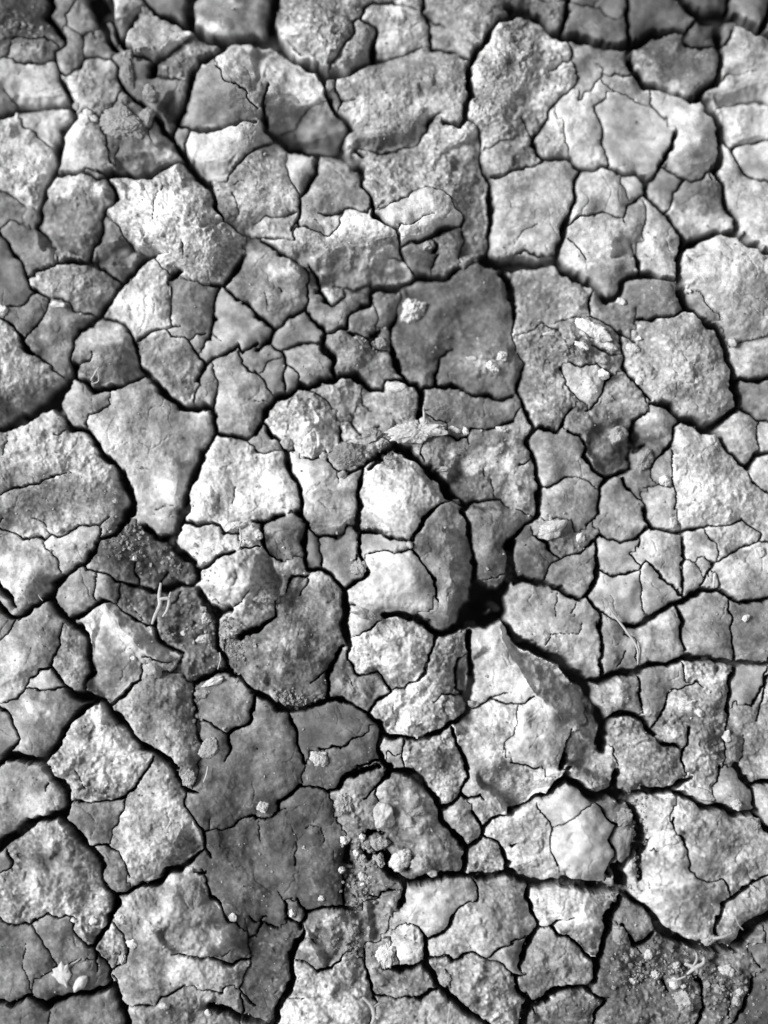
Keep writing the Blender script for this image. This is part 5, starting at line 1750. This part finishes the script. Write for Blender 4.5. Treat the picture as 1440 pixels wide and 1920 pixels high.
def clod(px, py, w, h, rot, hgt, tn, rg, name, label, seed):
    big = max(w, h)
    d, f = ICO[5 if big > 70 else 4 if big > 24 else 3]
    r = np.random.default_rng(seed)
    n_pl = 16 if rg > .5 else 13
    N = r.normal(size=(n_pl, 3)); N /= np.linalg.norm(N, axis=1)[:, None]
    # a few steep sides keep the outline angular, one nearly level top face
    N[0] = (r.normal() * .15, r.normal() * .15, 1); N[0] /= np.linalg.norm(N[0])
    off = r.uniform(.62, .92, n_pl)
    sup = np.maximum(d @ N.T, 1e-3) / off
    pw = 18 if rg > .5 else 9
    rad = 1.0 / ((sup ** pw).sum(1) + 1.0) ** (1.0 / pw)
    amp = (.02, .05, .09, .14)[min(int(rg), 3)]
    asp = np.array([w, h, 2 * hgt]) / big
    is_fl = name == 'mud_flake'
    nz = np.array([mnoise.fractal(Vector(a * asp * 2.3) + Vector((seed * 1.7, 0, 0)), 1.0, 2.0, 3) for a in d])
    nz2 = np.array([mnoise.fractal(Vector(a * asp * 7.0) + Vector((0, seed * 2.1, 0)), .9, 2.0, 3) for a in d])
    nz0 = np.array([mnoise.noise(Vector(a * 1.25) + Vector((0, 0, seed * 3.3))) for a in d])
    rad = rad * (1 + .30 * nz0)
    rad = rad * (1 + amp * 1.9 * nz + amp * 1.3 * nz2)
    if is_fl:                                                  # flakes break along a ragged outline
        an = np.arctan2(d[:, 1], d[:, 0])
        rad = rad * (1 + .17 * np.hypot(d[:, 0], d[:, 1]) ** 4 * np.array([mnoise.fractal((math.cos(t_) * 1.3 * w / min(w, h), math.sin(t_) * 1.3 * h / min(w, h), seed * .7), 1.0, 2.0, 3) for t_ in an]))
    P = d * rad[:, None]
    ext = np.abs(P).max(0)
    P = P / ext
    P[:, 2] = np.where(P[:, 2] < -.35, -.35 + (P[:, 2] + .35) * .3, P[:, 2])
    P *= np.array([w / 2, h / 2, hgt])
    c, s_ = math.cos(math.radians(-rot)), math.sin(math.radians(-rot))
    x = P[:, 0] * c - P[:, 1] * s_; y = P[:, 0] * s_ + P[:, 1] * c
    a = np.linspace(0, 2 * math.pi, 12, endpoint=False)
    hs = surf(px + np.cos(a) * w * .3, py + np.sin(a) * h * .3)
    z0 = float(np.percentile(hs, 55)) + .17 * hgt
    wx, wy, wz = world_pt(px, py, z0)
    tt = TONES[tn] * (1.18 if tn >= 7 else 1.05) * np.exp(.22 * nz + .2 * nz2 + .12 * r.normal(size=len(d)))
    o = mesh_object(name, np.stack([x, y, P[:, 2]], -1) * U, f, 3, MUD, np.clip(tt, .02, .75))
    if name == 'crust_lump':                                   # grown onto its plate: a part of it
        i, j = int((py + M) / S), int((px + M) / S)
        p = PLATE_OBJ[int(L[i, j])]
        o.parent = p
        o.location = (wx - p.location.x, wy - p.location.y, wz)
        return o
    o.location = (wx, wy, wz)
    return tag(o, label, {'mud_clod': 'clod', 'mud_flake': 'mud flake', 'pebble': 'pebble', 'stone_chip': 'stone chip'}[name],
               {'mud_clod': 'loose mud clods', 'mud_flake': 'loose crust flakes', 'pebble': 'loose pebbles', 'stone_chip': 'loose stone chips'}[name])
seed = 100
for ox, oy, l in lines(CLODS):
    nums, name, label = l.split('|')
    x, y, w, h, rot, hgt, tn, rg = map(float, nums.split(','))
    seed += 1
    if name == 'part': name = 'crust_lump'
    clod(ox + x / 3, oy + y / 3, w / 3, h / 3, rot, hgt, int(tn), rg, name, label, seed)

# ------------------------------------------------------------------ twigs, straws, roots
def plant_material(name, base):
    m = mud_material(name, False, base, .3, .6); return m
STRAW = plant_material('dry_straw', .37)
LEAF = plant_material('dry_leaf', .44)
def smooth_path(pts, n=6):
    P = np.array(pts); out = []
    Q = np.vstack([2 * P[0] - P[1], P, 2 * P[-1] - P[-2]])
    for i in range(1, len(Q) - 2):
        for t in np.arange(n) / n:
            a, b, c, d = Q[i - 1:i + 3]
            out.append(.5 * (2 * b + (c - a) * t + (2 * a - 5 * b + 4 * c - d) * t * t + (3 * b - a - 3 * c + d) * t ** 3))
    out.append(Q[-2]); return np.array(out)
def tube(paths, ns=8, sd_=0):
    V, F = [], []
    r = random.Random(sd_)
    for P in paths:
        n = len(P); b0 = len(V)
        T = np.gradient(P[:, :3], axis=0); T /= np.linalg.norm(T, axis=1)[:, None] + 1e-12
        for i in range(n):
            s1 = np.cross(T[i], (0, 0, 1.0)); s1 /= np.linalg.norm(s1) + 1e-9; s2 = np.cross(s1, T[i])
            rr = max(P[i, 3], 1e-5) / 2 * (1 + .12 * (r.random() - .5))
            for k in range(ns):
                a = 2 * math.pi * k / ns
                V.append(P[i, :3] + (s1 * math.cos(a) + s2 * math.sin(a)) * rr * (1 + .1 * (r.random() - .5)))
        for i in range(n - 1):
            for k in range(ns):
                k2 = (k + 1) % ns
                F.append((b0 + i * ns + k, b0 + i * ns + k2, b0 + (i + 1) * ns + k2, b0 + (i + 1) * ns + k))
        for end, i in ((0, 0), (1, n - 1)):
            c = len(V); V.append(P[i, :3])
            for k in range(ns):
                k2 = (k + 1) % ns; a, b = b0 + i * ns + k, b0 + i * ns + k2
                F.append((c, b, a, a) if end == 0 else (c, a, b, b))
    return np.array(V), F
def build_faces(F):
    flat_, cnt = [], []
    for f in F:
        g = list(dict.fromkeys(f)); flat_ += g; cnt.append(len(g))
    return np.array(flat_), np.array(cnt)
def rel_pt(px, py, z, hmin=-12):
    return world_pt(px, py, max(float(surf(px, py)), hmin) + z + 2.5)
for ti, (ox, oy, l) in enumerate(lines(TWIGS)):
    data, name, label = l.split('|')
    data = data.split(' ', 3)[3]
    paths = []
    for br in data.split(';'):
        pts = []
        for t in br.split():
            c, w = t.rsplit('/', 1); x, y, z = map(float, c.split(','))
            wx, wy, wz = rel_pt(ox + x / 3, oy + y / 3, z)
            pts.append((wx, wy, wz, float(w) * U * 1.35))
        paths.append(smooth_path(pts))
    o0 = paths[0][:, :3].mean(0)
    if len(paths) > 1:
        o = bpy.data.objects.new(name, None); o.empty_display_size = .01; col.objects.link(o)
        for bi, P_ in enumerate(paths):
            V, F = tube([P_], 8, ti * 7 + bi); ff, cnt = build_faces(F)
            c_ = mesh_object('stem' if bi == 0 else 'branch', V - o0, ff, cnt, STRAW); c_.parent = o
    else:
        V, F = tube(paths, 8, ti); ff, cnt = build_faces(F)
        o = mesh_object(name, V - o0, ff, cnt, STRAW)
    o.location = o0
    tag(o, label, name)

# pale leaf with a stem, and a seed beside it
def outline_solid(name, pts, z, thick, dome, mat, ox, oy, ridge=None):
    P = np.array([(ox + a / 3, oy + b / 3) for a, b in pts])
    Pc = np.vstack([P, P[:1]])
    D2 = []
    for a, b in zip(Pc, Pc[1:]):
        for t in np.arange(5) / 5: D2.append(a + (b - a) * t)
    P = np.array(D2); c = P.mean(0); n = len(P)
    rings = [1.0, .86, .6, .3]
    V, F = [], []
    for s_, r_ in enumerate(rings):
        for p in P:
            q_ = c + (p - c) * r_
            zz = float(surf(*c)) + z + dome * (1 - r_ ** 2) + (0.5 * math.sin(q_[0] * .5) if s_ else 0)
            V.append(world_pt(q_[0], q_[1], zz))
    top_c = len(V); V.append(world_pt(c[0], c[1], float(surf(*c)) + z + dome * .8))
    for s_ in range(3):
        for i in range(n):
            j = (i + 1) % n; F.append((s_ * n + j, s_ * n + i, (s_ + 1) * n + i, (s_ + 1) * n + j))
    for i in range(n): F.append((3 * n + (i + 1) % n, 3 * n + i, top_c))
    bo = len(V)
    for i in range(n):
        x, y, zz = V[i]; V.append((x, y, zz - thick * U))
    for i in range(n):
        j = (i + 1) % n; F.append((i, j, bo + j, bo + i))
    F.append(tuple(bo + i for i in range(n)))
    V = np.array(V); o0 = V.mean(0)
    ff, cnt = build_faces(F)
    o = mesh_object(name, V - o0, ff, cnt, mat); o.location = o0
    return o
blade = outline_solid('blade', [(345, 1085), (365, 1112), (383, 1100), (385, 1130), (402, 1160), (390, 1190), (378, 1205), (378, 1240), (362, 1222), (330, 1208), (315, 1185), (290, 1165), (302, 1150), (293, 1132), (325, 1120)], 7, 1.2, 4, LEAF, 0, 1440)
leaf = bpy.data.objects.new('leaf', None); leaf.empty_display_size = .01; col.objects.link(leaf)
leaf.location = blade.location; blade.parent = leaf; blade.location = (0, 0, 0)
tag(leaf, 'pale jagged leaf lying on a dark plate, lower left', 'leaf')
pts = [rel_pt(a / 3, 1440 + b / 3, z) + (w * U,) for a, b, z, w in ((370, 1150, 10, 2), (395, 1108, 9, 2.6), (425, 1090, 9, 2.2), (452, 1072, 9, 1.4))]
V, F = tube([smooth_path(pts)], 7, 9); ff, cnt = build_faces(F)
stem = mesh_object('stem', V - np.array(leaf.location), ff, cnt, STRAW); stem.parent = leaf
seed_o = outline_solid('seed', [(470, 1168), (490, 1170), (492, 1200), (475, 1235), (445, 1248), (425, 1262), (415, 1262), (410, 1235), (425, 1195), (445, 1175)], 6, 3, 9, LEAF, 0, 1440)
tag(seed_o, 'pale oval seed just right of the jagged leaf', 'seed')

# ------------------------------------------------------------------ crumbs nobody could count
def grains(name, spots, tone_rng, seed):
    r = np.random.default_rng(seed)
    d, f = ICO[1]
    V, F, T = [], [], []
    nb = 0
    for (x, y, s_) in spots:
        jit_ = d * (1 + .28 * r.normal(size=(len(d), 1))) * np.array([1, r.uniform(.6, 1), r.uniform(.5, .9)]) * s_ / 2
        a = r.uniform(0, 6.3); c, q_ = math.cos(a), math.sin(a)
        jit_ = np.stack([jit_[:, 0] * c - jit_[:, 1] * q_, jit_[:, 0] * q_ + jit_[:, 1] * c, jit_[:, 2]], -1)
        z = max(float(surf(x, y)), -90.0) + .36 * s_
        V.append(jit_ * U + np.array(world_pt(x, y, z))); F.append(f + nb); nb += len(d)
        T.append(np.full(len(d), TONES[0] + (r.uniform(*tone_rng))))
    o = mesh_object(name, np.concatenate(V), np.concatenate(F), 3, MUD, np.concatenate(T), smooth=False)
    return tag(o, kind='stuff')
CL = [(0, 960, 740, 160, 130, 110, 120), (0, 960, 1300, 770, 100, 120, 150), (0, 960, 1120, 560, 160, 210, 150), (0, 960, 1105, 1150, 26, 190, 60),
      (480, 960, 200, 1060, 110, 48, 110), (960, 1440, 715, 350, 45, 190, 170), (960, 1440, 880, 1150, 300, 110, 220), (960, 1440, 1240, 1240, 190, 150, 150),
      (960, 1440, 735, 1130, 40, 40, 30), (960, 1440, 650, 180, 70, 50, 50), (480, 1440, 570, 620, 70, 220, 150), (480, 1440, 650, 470, 70, 110, 60),
      (480, 480, 660, 470, 70, 50, 40), (480, 480, 740, 1090, 90, 60, 60), (960, 1440, 600, 690, 90, 60, 60), (480, 1440, 560, 1000, 90, 120, 60),
      (0, 960, 960, 300, 120, 120, 50), (480, 480, 520, 940, 90, 60, 40), (0, 0, 100, 150, 90, 60, 40), (0, 0, 720, 300, 90, 60, 40)]
spots = []
for ox, oy, x, y, rx, ry, n in CL:
    for _ in range(n):
        a = rng.normal(size=2) * .55
        spots.append((ox + (x + a[0] * rx) / 3, oy + (y + a[1] * ry) / 3, float(np.clip(rng.lognormal(1.35, .45), 1.8, 11))))
tag(grains('soil_crumbs', spots, (.05, .28), 5), 'small crumbs of soil lying in the cracks and hollows', 'crumbs')
spots = []
while len(spots) < 2600:
    x, y = rng.uniform(-20, PW + 20), rng.uniform(-20, PH + 20)
    i, j = int((y + M) / S), int((x + M) / S)
    if D[i, j] > -4 and rng.random() < .25 + .25 * rough[i, j]:
        spots.append((x, y, float(np.clip(rng.lognormal(.75, .45), 1.0, 6))))
tag(grains('mud_dust', spots, (.08, .42), 6), 'fine grains of dried mud scattered over the plates', 'grains')
